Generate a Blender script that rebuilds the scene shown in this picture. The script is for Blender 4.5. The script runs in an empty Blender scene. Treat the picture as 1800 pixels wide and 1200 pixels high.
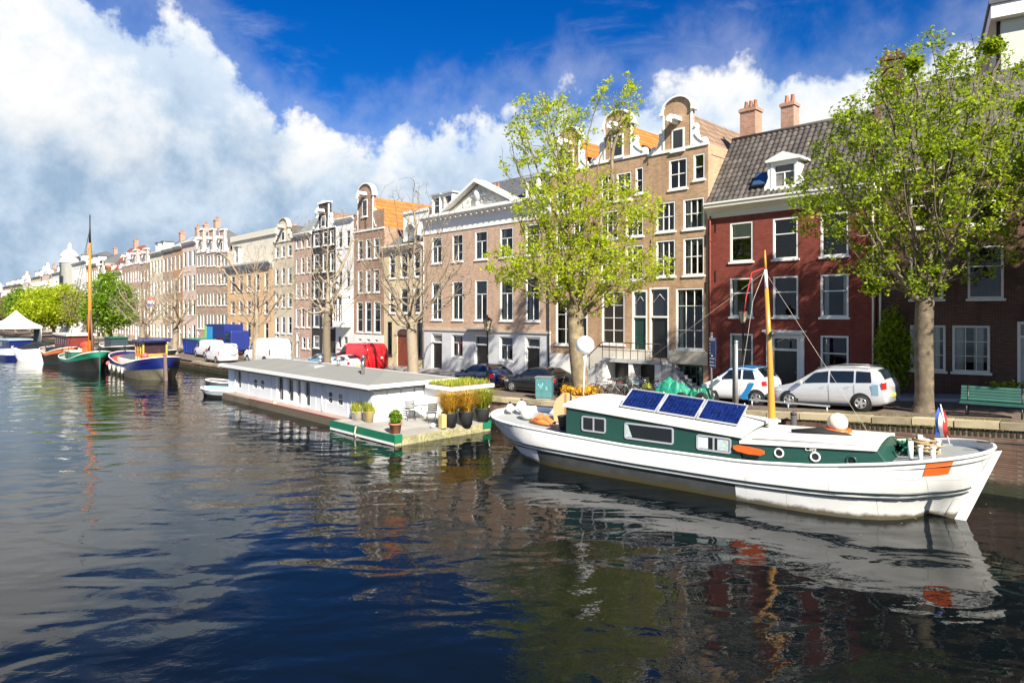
import bpy, bmesh, math, random
import numpy as np
from mathutils import Vector, Matrix, kdtree, noise
random.seed(7)
R = math.radians
SC = bpy.context.scene
COL = SC.collection

# ------------------------------------------------------------------ camera
CAMZ = 5.8
cam = bpy.data.cameras.new('camera')
cam.lens = 23.0; cam.sensor_width = 36.0; cam.shift_y = -50.0/1800.0
cam.clip_start = 0.1; cam.clip_end = 4000
camo = bpy.data.objects.new('camera', cam); COL.objects.link(camo)
camo.location = (0, 0, CAMZ); camo.rotation_euler = (R(90), 0, 0)
SC.camera = camo

# ------------------------------------------------------------------ light and sky
SUN_EL = R(37); SUN_DIR = Vector((0.36, -0.933, 0)).normalized()      # horizontal direction towards the sun
sv = Vector((SUN_DIR.x*math.cos(SUN_EL), SUN_DIR.y*math.cos(SUN_EL), math.sin(SUN_EL)))
sun = bpy.data.lights.new('sun', 'SUN'); sun.energy = 5.0; sun.angle = R(0.6); sun.color = (1.0, 0.93, 0.80)
suno = bpy.data.objects.new('sun', sun); COL.objects.link(suno)
suno.rotation_euler = sv.to_track_quat('Z', 'Y').to_euler()
SC.view_settings.view_transform = 'Standard'; SC.view_settings.look = 'None'
SC.view_settings.exposure = 1.2; SC.view_settings.gamma = 1.0
SC.view_settings.use_curve_mapping = False
SC.render.engine = 'CYCLES'
SC.cycles.max_bounces = 6; SC.cycles.transparent_max_bounces = 8
SC.cycles.diffuse_bounces = 2; SC.cycles.glossy_bounces = 4
SC.cycles.caustics_reflective = False; SC.cycles.caustics_refractive = False
SC.cycles.sample_clamp_indirect = 6
SC.cycles.use_denoising = True

class NT:
    """small helper to write node trees"""
    def __init__(s, tree): s.t = tree; s.L = tree.links
    def n(s, typ, **kw):
        nd = s.t.nodes.new(typ)
        for k, v in kw.items():
            if k.startswith('i_'):
                key = k[2:]
                key = int(key) if key.isdigit() else key.replace('_', ' ')
                s.set(nd.inputs[key], v)
            else: setattr(nd, k, v)
        return nd
    def set(s, sock, v):
        if isinstance(v, bpy.types.NodeSocket): s.L.new(v, sock)
        else: sock.default_value = v
    def math(s, op, a, b=None, c=None, clamp=False):
        nd = s.t.nodes.new('ShaderNodeMath'); nd.operation = op; nd.use_clamp = clamp
        for i, v in enumerate((a, b, c)):
            if v is not None: s.set(nd.inputs[i], v)
        return nd.outputs[0]
    def mix(s, f, a, b, blend='MIX'):
        nd = s.t.nodes.new('ShaderNodeMix'); nd.data_type = 'RGBA'; nd.blend_type = blend
        s.set(nd.inputs[0], f); s.set(nd.inputs[6], a); s.set(nd.inputs[7], b)
        return nd.outputs[2]
    def ramp(s, f, stops):
        nd = s.t.nodes.new('ShaderNodeValToRGB'); s.set(nd.inputs[0], f)
        e = nd.color_ramp.elements
        while len(e) < len(stops): e.new(0.5)
        for el, (p, c) in zip(e, stops):
            el.position = p; el.color = (c, c, c, 1) if not hasattr(c, '__len__') else (*c[:3], 1)
        return nd.outputs[0]
    def smooth(s, v, a, b, lo=0., hi=1.):
        nd = s.t.nodes.new('ShaderNodeMapRange'); nd.interpolation_type = 'SMOOTHSTEP'
        s.set(nd.inputs[0], v)
        for i, q in enumerate((a, b, lo, hi)): s.set(nd.inputs[i+1], q)
        return nd.outputs[0]
    def noise(s, vec, scale, detail=3., rough=.55, dist=0.):
        nd = s.t.nodes.new('ShaderNodeTexNoise')
        if vec is not None: s.L.new(vec, nd.inputs['Vector'])
        nd.inputs['Scale'].default_value = scale; nd.inputs['Detail'].default_value = detail
        nd.inputs['Roughness'].default_value = rough; nd.inputs['Distortion'].default_value = dist
        return nd

world = bpy.data.worlds.new('World'); SC.world = world; world.use_nodes = True
w = NT(world.node_tree); world.node_tree.nodes.clear()
sky = w.n('ShaderNodeTexSky', sky_type='NISHITA', sun_disc=False)
sky.sun_elevation = SUN_EL; sky.sun_rotation = math.atan2(SUN_DIR.x, SUN_DIR.y)
sky.air_density = 1.0; sky.dust_density = 0.3; sky.ozone_density = 3.0; sky.altitude = 0
hs = w.n('ShaderNodeHueSaturation'); hs.inputs['Saturation'].default_value = 1.45; hs.inputs['Hue'].default_value = 0.50
w.L.new(sky.outputs[0], hs.inputs['Color'])
tc = w.n('ShaderNodeTexCoord'); g = tc.outputs['Generated']
sp = w.n('ShaderNodeSeparateXYZ'); w.L.new(g, sp.inputs[0])
az = w.math('ARCTAN2', sp.outputs[0], sp.outputs[1])
el = w.math('ARCSINE', sp.outputs[2])
azn = w.math('MULTIPLY_ADD', az, 1/(2*math.pi), 0.5)                 # 0..1 round the compass
eld = w.math('MULTIPLY', el, 180/math.pi)
# height of the cloud bank (degrees/40) by compass direction
def A(deg): return deg/360+0.5
bank = w.ramp(azn, [(0.0, .45), (A(-60), .50), (A(-38), .60), (A(-25), .57), (A(-19.5), .40), (A(-12), .36), (A(-3), .44),
                    (A(6), .47), (A(20), .485), (A(33), .47), (A(60), .44), (1.0, .45)])
bankd = w.math('MULTIPLY', bank, 40.)
n1 = w.noise(g, 5.5, 8., .56, .25); n2 = w.noise(g, 2.1, 4., .5); n3 = w.noise(g, 13., 7., .62)
cov = w.math('SUBTRACT', bankd, eld)
cov = w.math('MULTIPLY_ADD', w.math('SUBTRACT', n1.outputs[0], .5), 17., cov)
cov = w.math('MULTIPLY_ADD', w.math('SUBTRACT', n3.outputs[0], .5), 6., cov)
mask = w.smooth(cov, -.4, 1.4)
# wisps of thin cloud above the bank
gs = w.n('ShaderNodeMapping'); w.L.new(g, gs.inputs[0]); gs.inputs['Rotation'].default_value = (0, R(20), R(25)); gs.inputs['Scale'].default_value = (2.2, 7., 9.)
nw = w.noise(gs.outputs[0], 1.3, 6., .62, .5)
wisp = w.math('MULTIPLY', w.smooth(nw.outputs[0], .52, .85), w.smooth(cov, -13., -1.))
wisp = w.math('MULTIPLY', wisp, .38)
thin = w.smooth(cov, -5., 1., 0., .22)
mask = w.math('MAXIMUM', mask, w.math('MAXIMUM', wisp, thin))
# grey undersides: low in the bank and where the large noise is low
lift = w.math('MULTIPLY', w.ramp(azn, [(0., .3), (A(-70), .5), (A(-45), .85), (A(-22), .80), (A(-12), .30), (A(0), .15), (A(30), .15), (A(80), .3), (1., .3)]), 8.)
low = w.smooth(w.math('SUBTRACT', w.math('MULTIPLY_ADD', w.math('SUBTRACT', n1.outputs[0], .5), 20., eld), lift), 11., 5.)
sh = w.math('MULTIPLY', low, w.smooth(n2.outputs[0], .72, .48))
grey = w.mix(w.smooth(n3.outputs[0], .3, .7), (.33, .47, .65, 1), (.66, .78, .91, 1))
lobes = w.smooth(w.math('MULTIPLY_ADD', n3.outputs[0], .5, n1.outputs[0]), .62, .84)
white = w.mix(lobes, (.66, .78, .93, 1), (1.0, 1.0, .99, 1))
ccol = w.mix(sh, white, grey)
bg1 = w.n('ShaderNodeBackground'); bg1.inputs[1].default_value = 0.052; w.L.new(w.mix(1., hs.outputs[0], (.20, .68, 1.06, 1), 'MULTIPLY'), bg1.inputs[0])
bg2 = w.n('ShaderNodeBackground'); bg2.inputs[1].default_value = 0.45; w.L.new(ccol, bg2.inputs[0])
ms = w.n('ShaderNodeMixShader'); w.L.new(mask, ms.inputs[0]); w.L.new(bg1.outputs[0], ms.inputs[1]); w.L.new(bg2.outputs[0], ms.inputs[2])
ow = w.n('ShaderNodeOutputWorld'); w.L.new(ms.outputs[0], ow.inputs[0])

# ------------------------------------------------------------------ materials
MATS = {}
def newmat(name):
    m = bpy.data.materials.new(name); m.use_nodes = True
    t = NT(m.node_tree); b = m.node_tree.nodes['Principled BSDF']
    return m, t, b
def c4(c): return (c[0], c[1], c[2], 1)
def sc(c, f): return (min(1, c[0]*f), min(1, c[1]*f), min(1, c[2]*f), 1)
def mat(name, col, rough=.6, var=.14, scale=2.5, metal=0., spec=.5, bump=0., bscale=30., coat=0., dirt=0.):
    if name in MATS: return MATS[name]
    m, t, b = newmat(name)
    tcn = t.n('ShaderNodeTexCoord'); oi = t.n('ShaderNodeObjectInfo')
    n = t.noise(tcn.outputs['Object'], scale, 5., .6)
    f = t.math('MULTIPLY_ADD', t.math('SUBTRACT', oi.outputs['Random'], .5), .5, n.outputs[0])
    c = t.mix(t.smooth(f, .25, .75), sc(col, 1-var), sc(col, 1+var))
    if dirt:
        nd = t.noise(tcn.outputs['Object'], scale*.35, 6., .7, .6)
        c = t.mix(t.smooth(nd.outputs[0], .52, .72, 0, dirt), c, sc(col, .35))
    t.L.new(c, b.inputs['Base Color'])
    b.inputs['Roughness'].default_value = rough; b.inputs['Metallic'].default_value = metal
    b.inputs['Specular IOR Level'].default_value = spec
    if coat: b.inputs['Coat Weight'].default_value = coat; b.inputs['Coat Roughness'].default_value = .05
    if bump:
        nb = t.noise(tcn.outputs['Object'], bscale, 4., .6)
        bp = t.n('ShaderNodeBump'); bp.inputs['Strength'].default_value = bump; bp.inputs['Distance'].default_value = .02
        t.L.new(nb.outputs[0], bp.inputs['Height']); t.L.new(bp.outputs[0], b.inputs['Normal'])
    MATS[name] = m; return m
def brick(name, col, mortar=(.42, .39, .35), var=.22, bw=.22, rh=.065, stain=.35, mort=.010):
    if name in MATS: return MATS[name]
    m, t, b = newmat(name)
    tcn = t.n('ShaderNodeTexCoord'); s = t.n('ShaderNodeSeparateXYZ'); t.L.new(tcn.outputs['Object'], s.inputs[0])
    cb = t.n('ShaderNodeCombineXYZ'); t.L.new(t.math('ADD', s.outputs[0], s.outputs[1]), cb.inputs[0]); t.L.new(s.outputs[2], cb.inputs[1])
    bt = t.n('ShaderNodeTexBrick'); t.L.new(cb.outputs[0], bt.inputs['Vector'])
    bt.inputs['Scale'].default_value = 1.; bt.inputs['Brick Width'].default_value = bw; bt.inputs['Row Height'].default_value = rh
    bt.inputs['Mortar Size'].default_value = mort; bt.inputs['Mortar Smooth'].default_value = .3
    bt.inputs['Color1'].default_value = sc(col, 1-var); bt.inputs['Color2'].default_value = sc(col, 1+var)
    bt.inputs['Mortar'].default_value = c4(mortar)
    n = t.noise(tcn.outputs['Object'], .55, 7., .65, .4)
    c = t.mix(t.smooth(n.outputs[0], .40, .70, 0, stain), bt.outputs[0], sc(col, .45))
    mps = t.n('ShaderNodeMapping'); t.L.new(tcn.outputs['Object'], mps.inputs[0]); mps.inputs['Scale'].default_value = (2.2, 2.2, .22)
    ns = t.noise(mps.outputs[0], 1., 6., .65, .3)
    c = t.mix(t.smooth(ns.outputs[0], .50, .74, 0, stain*1.1), c, sc(col, .38))
    n2_ = t.noise(tcn.outputs['Object'], 2.3, 6., .7)
    c = t.mix(t.smooth(n2_.outputs[0], .50, .75, 0, .35), c, sc(col, 1.45))
    t.L.new(c, b.inputs['Base Color']); b.inputs['Roughness'].default_value = .85; b.inputs['Specular IOR Level'].default_value = .25
    bp = t.n('ShaderNodeBump'); bp.inputs['Strength'].default_value = .5; bp.inputs['Distance'].default_value = .008; bp.invert = True
    t.L.new(bt.outputs['Fac'], bp.inputs['Height']); t.L.new(bp.outputs[0], b.inputs['Normal'])
    MATS[name] = m; return m
def leafmat(name, col, col2, trans=.5):
    m, t, b = newmat(name)
    geo = t.n('ShaderNodeNewGeometry'); tcn = t.n('ShaderNodeTexCoord')
    n = t.noise(tcn.outputs['Object'], .9, 3.)
    f = t.math('MULTIPLY_ADD', geo.outputs['Random Per Island'], .6, t.math('MULTIPLY', n.outputs[0], .5))
    c = t.mix(t.smooth(f, .2, .85), c4(col), c4(col2))
    t.L.new(c, b.inputs['Base Color']); b.inputs['Roughness'].default_value = .45; b.inputs['Specular IOR Level'].default_value = .3
    tr = t.n('ShaderNodeBsdfTranslucent'); t.L.new(t.mix(.5, c, sc(col2, 1.6)), tr.inputs[0])
    mx = t.n('ShaderNodeMixShader'); mx.inputs[0].default_value = trans
    t.L.new(b.outputs[0], mx.inputs[1]); t.L.new(tr.outputs[0], mx.inputs[2])
    t.L.new(mx.outputs[0], m.node_tree.nodes['Material Output'].inputs[0])
    MATS[name] = m; return m
def glassmat(name, tint=(.75, .8, .8), base=.0):
    """thin window glass: lets you look into the room, mirrors the sky at an angle"""
    m = bpy.data.materials.new(name); m.use_nodes = True; m.node_tree.nodes.clear(); t = NT(m.node_tree)
    fr = t.n('ShaderNodeFresnel'); fr.inputs[0].default_value = 1.5
    tr = t.n('ShaderNodeBsdfTransparent'); tr.inputs[0].default_value = c4(tint)
    gl = t.n('ShaderNodeBsdfGlossy'); gl.inputs['Roughness'].default_value = .015; gl.inputs[0].default_value = (.9, .95, 1, 1)
    tcn = t.n('ShaderNodeTexCoord'); nb = t.noise(tcn.outputs['Object'], 1.4, 2.)
    bp = t.n('ShaderNodeBump'); bp.inputs['Strength'].default_value = .08; bp.inputs['Distance'].default_value = .03
    t.L.new(nb.outputs[0], bp.inputs['Height']); t.L.new(bp.outputs[0], gl.inputs['Normal'])
    mx = t.n('ShaderNodeMixShader'); t.L.new(t.math('ADD', fr.outputs[0], base), mx.inputs[0])
    t.L.new(tr.outputs[0], mx.inputs[1]); t.L.new(gl.outputs[0], mx.inputs[2])
    o = t.n('ShaderNodeOutputMaterial'); t.L.new(mx.outputs[0], o.inputs[0])
    MATS[name] = m; return m
GLASS = glassmat('window_glass')
DGLASS, _t, _b = newmat('dark_glass'); MATS['dark_glass'] = DGLASS
_oi = _t.n('ShaderNodeObjectInfo'); _tc = _t.n('ShaderNodeTexCoord'); _n = _t.noise(_tc.outputs['Object'], 1.6, 3.)
_c = _t.mix(_t.smooth(_oi.outputs['Random'], .62, .95, 0, .8), (.012, .015, .018, 1), (.30, .29, .26, 1))
_t.L.new(_t.mix(_t.smooth(_n.outputs[0], .35, .7, 0, .6), _c, (.015, .018, .022, 1)), _b.inputs['Base Color']); _b.inputs['Roughness'].default_value = .04; _b.inputs['Specular IOR Level'].default_value = .7
CGLASS = mat('car_glass', (.012, .018, .022), .03, .2, 1., spec=.8)
WHITE = mat('white_paint', (.78, .77, .73), .45, .05, 3.)
CREAMP = mat('cream_paint', (.70, .65, .53), .5, .06, 3.)
STONE = mat('sandstone', (.55, .49, .38), .8, .14, 1.5, bump=.2)
GREYST = mat('grey_stone', (.40, .40, .40), .75, .22, 1.2, bump=.2, dirt=.3)
SLATE = mat('slate', (.10, .105, .11), .6, .3, 4., bump=.3, bscale=14.)
GREYROOF = mat('grey_felt', (.235, .235, .215), .9, .10, .7, bump=.15)
ZINC = mat('zinc', (.42, .45, .47), .5, .10, 2., metal=.3)
BLACK = mat('black_paint', (.012, .014, .014), .35, .2, 3.)
DGREEN = mat('dark_green_paint', (.012, .05, .035), .35, .15, 3.)
BARK = mat('bark', (.17, .135, .09), .95, .4, 3., bump=1., bscale=16., dirt=.4)
BARKG = mat('grey_bark', (.235, .19, .135), .95, .3, 3., bump=.6, bscale=14.)
BARKP = mat('pale_bark', (.27, .21, .125), .95, .4, 3., bump=1., bscale=14., dirt=.35)
IRON = mat('black_iron', (.02, .022, .022), .45, .2, 4.)
GALV = mat('galvanised', (.42, .43, .43), .4, .12, 4., metal=.6)
RUBBER = mat('rubber', (.014, .014, .015), .8, .2, 5.)
RIM = mat('alloy', (.55, .56, .57), .3, .08, 5., metal=.8)
CHROME = mat('chrome', (.7, .7, .7), .15, .05, 5., metal=1.)
TAILR = mat('tail_lens', (.45, .012, .01), .2, .1, 6.)
HEADL = mat('head_lens', (.62, .66, .68), .12, .1, 6.)
CURT = mat('curtain', (.62, .60, .55), .9, .12, 6.)
WOOD = mat('varnished_wood', (.46, .21, .05), .35, .2, 5., coat=.3)
PLANK = mat('grey_planks', (.33, .31, .28), .85, .16, 4., bump=.2)
TERRA = mat('terracotta', (.42, .17, .09), .8, .15, 5.)

# ------------------------------------------------------------------ mesh and object helpers
class MB:
    def __init__(s): s.v = []; s.f = []; s.sm = []
    def add(s, vs, fs, smooth=False):
        o = len(s.v); s.v += [tuple(p) for p in vs]; s.f += [tuple(i+o for i in q) for q in fs]; s.sm += [smooth]*len(fs); return s
    def box(s, x0, x1, y0, y1, z0, z1):
        return s.add([(x0,y0,z0),(x1,y0,z0),(x1,y1,z0),(x0,y1,z0),(x0,y0,z1),(x1,y0,z1),(x1,y1,z1),(x0,y1,z1)],
                     [(0,3,2,1),(4,5,6,7),(0,1,5,4),(1,2,6,5),(2,3,7,6),(3,0,4,7)])
    def hexa(s, p): # 8 points, bottom 4 ccw then top 4
        return s.add(p, [(0,3,2,1),(4,5,6,7),(0,1,5,4),(1,2,6,5),(2,3,7,6),(3,0,4,7)])
    def prism(s, poly, y0, y1):  # polygon in x,z, extruded along y
        n = len(poly); vs = [(x,y0,z) for x,z in poly]+[(x,y1,z) for x,z in poly]
        return s.add(vs, [tuple(range(n)), tuple(range(2*n-1, n-1, -1))]+[(i+n, (i+1)%n+n, (i+1)%n, i) for i in range(n)])
    def prismx(s, poly, x0, x1):  # polygon in y,z, extruded along x
        n = len(poly); vs = [(x0,y,z) for y,z in poly]+[(x1,y,z) for y,z in poly]
        return s.add(vs, [tuple(range(n)), tuple(range(2*n-1, n-1, -1))]+[(i+n, (i+1)%n+n, (i+1)%n, i) for i in range(n)])
    def prismz(s, poly, z0, z1):
        n = len(poly); vs = [(x,y,z0) for x,y in poly]+[(x,y,z1) for x,y in poly]
        return s.add(vs, [tuple(range(n-1,-1,-1)), tuple(range(n, 2*n))]+[(i, (i+1)%n, (i+1)%n+n, i+n) for i in range(n)])
    def tube(s, pts, r, n=6, caps=True, smooth=True):
        pts = [Vector(p) for p in pts]; rs = r if hasattr(r, '__len__') else [r]*len(pts)
        rings = []; ref = None
        for i, p in enumerate(pts):
            d = (pts[min(i+1, len(pts)-1)]-pts[max(i-1, 0)]).normalized()
            if ref is None: ref = Vector((0,0,1)) if abs(d.z) < .9 else Vector((1,0,0))
            a = d.cross(ref).normalized(); b = a.cross(d)
            ref = b if abs(b.dot(d)) < .9 else ref
            rings.append([p+(a*math.cos(t)+b*math.sin(t))*rs[i] for t in [2*math.pi*k/n for k in range(n)]])
        return s.loft(rings, caps, smooth, flip=True)
    def loft(s, rings, caps=True, smooth=True, closed=True, flip=False):
        n = len(rings[0]); vs = [q for rg in rings for q in rg]; fs = []
        for i in range(len(rings)-1):
            for k in range(n if closed else n-1):
                a, b = i*n+k, i*n+(k+1)%n
                fs.append((a, b, b+n, a+n) if not flip else (b, a, a+n, b+n))
        s.add(vs, fs, smooth)
        if caps and closed:
            o = len(s.v)-len(vs)
            q = tuple(range(o, o+n)); e = tuple(range(o+len(vs)-n, o+len(vs)))
            s.f += [q[::-1], e] if not flip else [q, e[::-1]]; s.sm += [False, False]
        return s
    def cyl(s, p0, p1, r, n=12, smooth=True): return s.tube([p0, p1], r, n, True, smooth)
    def lathe(s, prof, c=(0,0,0), n=16, smooth=True):  # (r,z) profile round z
        return s.loft([[(c[0]+r*math.cos(2*math.pi*k/n), c[1]+r*math.sin(2*math.pi*k/n), c[2]+z) for k in range(n)] for r, z in prof], True, smooth)
    def sphere(s, c, r, n=12, m=8, sz=1.):
        return s.lathe([(max(.001, r*math.sin(math.pi*i/m)), -r*sz*math.cos(math.pi*i/m)) for i in range(m+1)], c, n)
    def ring(s, c, R0, r, ax='y', n=24, m=6):
        vs = []; fs = []
        for i in range(n):
            a = 2*math.pi*i/n
            for j in range(m):
                b = 2*math.pi*j/m; rr = R0+r*math.cos(b); h = r*math.sin(b)
                p = (rr*math.cos(a), h, rr*math.sin(a)) if ax == 'y' else ((rr*math.cos(a), rr*math.sin(a), h) if ax == 'z' else (h, rr*math.cos(a), rr*math.sin(a)))
                vs.append((c[0]+p[0], c[1]+p[1], c[2]+p[2]))
        for i in range(n):
            for j in range(m):
                fs.append((i*m+j, i*m+(j+1)%m, ((i+1)%n)*m+(j+1)%m, ((i+1)%n)*m+j))
        return s.add(vs, fs, True)
    def mesh(s, name, m):
        me = bpy.data.meshes.new(name); me.from_pydata(s.v, [], s.f)
        me.polygons.foreach_set('use_smooth', s.sm)
        for q in (m if isinstance(m, (list, tuple)) else [m]): me.materials.append(q)
        me.update(); return me
    def build(s, name, m, parent=None, loc=(0,0,0), rz=0., bevel=0.):
        return link(name, s.mesh(name, m), parent, loc, rz, bevel)
def link(name, me, parent=None, loc=(0,0,0), rz=0., bevel=0.):
    o = bpy.data.objects.new(name, me); COL.objects.link(o)
    o.location = loc; o.rotation_euler = (0, 0, rz)
    if parent is not None: o.parent = parent
    if bevel:
        b = o.modifiers.new('bevel', 'BEVEL'); b.width = bevel; b.segments = 2; b.limit_method = 'ANGLE'; b.angle_limit = R(40)
    return o
def empty(name, loc=(0,0,0), rz=0., label=None, cat=None, group=None):
    o = bpy.data.objects.new(name, None); COL.objects.link(o); o.location = loc; o.rotation_euler = (0,0,rz)
    o.empty_display_size = .2
    return tag(o, label, cat, group)
def tag(o, label=None, cat=None, group=None, kind=None):
    if label: o['label'] = label
    if cat: o['category'] = cat
    if group: o['group'] = group
    if kind: o['kind'] = kind
    return o
def copy_tree(o, parent=None):
    c = o.copy(); COL.objects.link(c); c.parent = parent
    for ch in [x for x in bpy.data.objects if x.parent == o]:
        copy_tree(ch, c)
    return c

# ------------------------------------------------------------------ the lie of the land
PHI = R(44)
NX, NY = math.cos(PHI), math.sin(PHI)          # q axis: from the water to the houses
UX, UY = math.sin(PHI), -math.cos(PHI)         # k axis: along the quay, towards the bridge (right)
RZ = math.atan2(UY, UX)
def P(k, q, z=0.): return Vector((q*NX+k*UX, q*NY+k*UY, z))
def KQ(x, y): return (x*UX+y*UY, x*NX+y*NY)
FACQ = 32.8
def facY(px): return FACQ/(NY-UY*(px-900)/1150*1.0*1.0) if False else FACQ/(NY+NX*(px-900)/1150)
def facK(px): return (FACQ*NY-facY(px))/(-UY)
def facZ(px, py): return CAMZ+(550-py)*facY(px)/1150
def at(px, py, Y): return Vector(((px-900)/1150*Y, Y, CAMZ+(550-py)/1150*Y))
_zk = [(-400, .75), (-60, .85), (-35, 1.2), (-22, 1.45), (-16, 1.72), (-8, 2.12), (-3, 2.36), (4, 2.62), (15, 2.8), (60, 2.9)]
def zs(k):
    for (a, za), (b, zb) in zip(_zk, _zk[1:]):
        if k <= b:
            return za+(zb-za)*max(0, (k-a)/(b-a))
    return 2.9
K0 = -24.93
def quayq(k): return 23.1+.1225*max(0., k-K0)
def facq(k): return FACQ+.2493*max(0., k+10.0)
# ------------------------------------------------------------------ water, quay, street
def water():
    m, t, b = newmat('canal_water')
    tcn = t.n('ShaderNodeTexCoord'); o = tcn.outputs['Object']
    b.inputs['Base Color'].default_value = (.003, .005, .006, 1)
    b.inputs['Roughness'].default_value = .015; b.inputs['IOR'].default_value = 1.33
    b.inputs['Specular IOR Level'].default_value = .5
    mp = t.n('ShaderNodeMapping'); t.L.new(o, mp.inputs[0]); mp.inputs['Rotation'].default_value = (0, 0, R(-14)); mp.inputs['Scale'].default_value = (.55, 1., 1.)
    mp2 = t.n('ShaderNodeMapping'); t.L.new(o, mp2.inputs[0]); mp2.inputs['Rotation'].default_value = (0, 0, R(24)); mp2.inputs['Scale'].default_value = (.7, 1., 1.)
    a = t.noise(mp.outputs[0], .78, 2., .45, .35)
    c = t.noise(mp2.outputs[0], 2.7, 3., .55, .3)
    e = t.noise(mp.outputs[0], 9., 3., .6)
    patch = t.smooth(t.noise(o, .11, 2.).outputs[0], .40, .70, .25, 1.)       # calmer and livelier stretches
    h = t.math('MULTIPLY', a.outputs[0], .33)
    h = t.math('MULTIPLY_ADD', t.math('MULTIPLY', c.outputs[0], patch), .075, h)
    h = t.math('MULTIPLY_ADD', t.math('MULTIPLY', e.outputs[0], patch), .010, h)
    bp = t.n('ShaderNodeBump'); bp.inputs['Strength'].default_value = .22; bp.inputs['Distance'].default_value = 1.
    t.L.new(h, bp.inputs['Height']); t.L.new(bp.outputs[0], b.inputs['Normal'])
    mb = MB(); mb.add([(-900,-60,0),(400,-60,0),(400,900,0),(-900,900,0)], [(0,1,2,3)])
    tag(mb.build('water', m), kind='structure')
water()

PAVE = brick('brick_paving', (.18, .135, .105), (.12, .105, .09), .25, .2, .1, .4)
SIDE = brick('pavement_tiles', (.30, .28, .26), (.2, .19, .18), .12, .3, .3, .3)
def paving_fix(name):   # paving lies flat: use x,y
    m = MATS[name]; t = NT(m.node_tree); bt = [n for n in m.node_tree.nodes if n.type == 'TEX_BRICK'][0]
    tcn = [n for n in m.node_tree.nodes if n.type == 'TEX_COORD'][0]
    mp = t.n('ShaderNodeMapping'); t.L.new(tcn.outputs['Object'], mp.inputs[0]); mp.inputs['Rotation'].default_value = (0,0,-RZ)
    t.L.new(mp.outputs[0], bt.inputs['Vector'])
for nme in ('brick_paving', 'pavement_tiles'): paving_fix(nme)
KS = [-420, -300, -200, -150, -120, -100, -85]+[-76+2*i for i in range(48)]+[30, 60, 120]
def strip(name, qa, qb, dz, m, ks=KS):
    vs = []; fs = []
    for k in ks: vs += [P(k, qa(k), zs(k)+dz), P(k, qb(k), zs(k)+dz)]
    for i in range(len(ks)-1): fs.append((2*i, 2*i+2, 2*i+3, 2*i+1))
    o = MB().add(vs, fs).build(name, m); return tag(o, kind='structure')
strip('ground', lambda k: quayq(k)+.3, lambda k: 700., -.012, mat('earth', (.16, .14, .11), .95, .3, .5))
strip('road', lambda k: quayq(k)+.45, lambda k: facq(k)-2.2, 0, PAVE)
# raised pavement along the houses with its kerb
strip('pavement', lambda k: facq(k)-2.05, lambda k: facq(k)+.4, .12, SIDE)
KERB = mat('kerb_stone', (.36, .36, .35), .8, .15, 2., bump=.2)
vs = []; fs = []
for k in KS:
    q = facq(k)-2.05
    vs += [P(k, q-.16, zs(k)-.05), P(k, q-.16, zs(k)+.124), P(k, q, zs(k)+.124)]
for i in range(len(KS)-1):
    a = 3*i; fs += [(a, a+3, a+4, a+1), (a+1, a+4, a+5, a+2)]
tag(MB().add(vs, fs).build('kerb', KERB), kind='structure')
# quay wall: brick face, coping stones on top
QB = brick('quay_brick', (.155, .088, .06), (.22, .19, .15), .35, .21, .068, .6)
def waterline(m, top, col, rough=.6, fade=.25):   # algae and scum that grow where the water laps
    t = NT(m.node_tree); b = m.node_tree.nodes['Principled BSDF']; src = b.inputs['Base Color'].links[0].from_socket
    tcn = t.n('ShaderNodeTexCoord'); s = t.n('ShaderNodeSeparateXYZ'); t.L.new(tcn.outputs['Object'], s.inputs[0])
    n = t.noise(tcn.outputs['Object'], 1.7, 6., .7); f = t.math('MULTIPLY_ADD', t.math('SUBTRACT', n.outputs[0], .5), fade*2.2, s.outputs[2])
    t.L.new(t.mix(t.smooth(f, top+fade*.5, top-fade*.5, 0, .92), src, c4(col)), b.inputs['Base Color'])
waterline(QB, .45, (.028, .034, .018), fade=.35)
vs = []; fs = []
for k in KS: vs += [P(k, quayq(k), -1.5), P(k, quayq(k), zs(k)-.19), P(k, quayq(k)+.6, zs(k)-.19)]
for i in range(len(KS)-1): a = 3*i; fs += [(a, a+3, a+4, a+1), (a+1, a+4, a+5, a+2)]
qw = tag(MB().add(vs, fs).build('quay_wall', QB), 'brown brick quay wall with moss, along the canal', 'quay wall')
COPE = mat('coping_stone', (.34, .285, .18), .9, .35, 1.6, bump=.3, dirt=.5)
cs = MB().box(-.59, .59, -.06, .52, -.20, .02).mesh('coping_stone', COPE)
k = -72.; WJ = random.Random(23)
while k < 14:
    k += 1.2; a = math.atan2(zs(k+.6)-zs(k-.6), 1.2); rz = RZ+(math.atan(.1225) if k > K0 else 0)
    o = link('coping_stone', cs, qw, P(k, quayq(k)+WJ.uniform(-.015, .015), zs(k)+WJ.uniform(-.02, .008)), rz); o.rotation_euler = (WJ.uniform(-.02, .02), -a+WJ.uniform(-.008, .008), rz+WJ.uniform(-.006, .006))
# header course of upright bricks under the coping, near the bridge where it shows
hb = MB().box(-.040, .040, -.012, .1, -.21, 0).mesh('brick', QB)
k = -9.
while k < 3.6:
    k += .155; rz = RZ+math.atan(.1225)
    link('brick', hb, qw, P(k, quayq(k), zs(k)-.24), rz)
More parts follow.
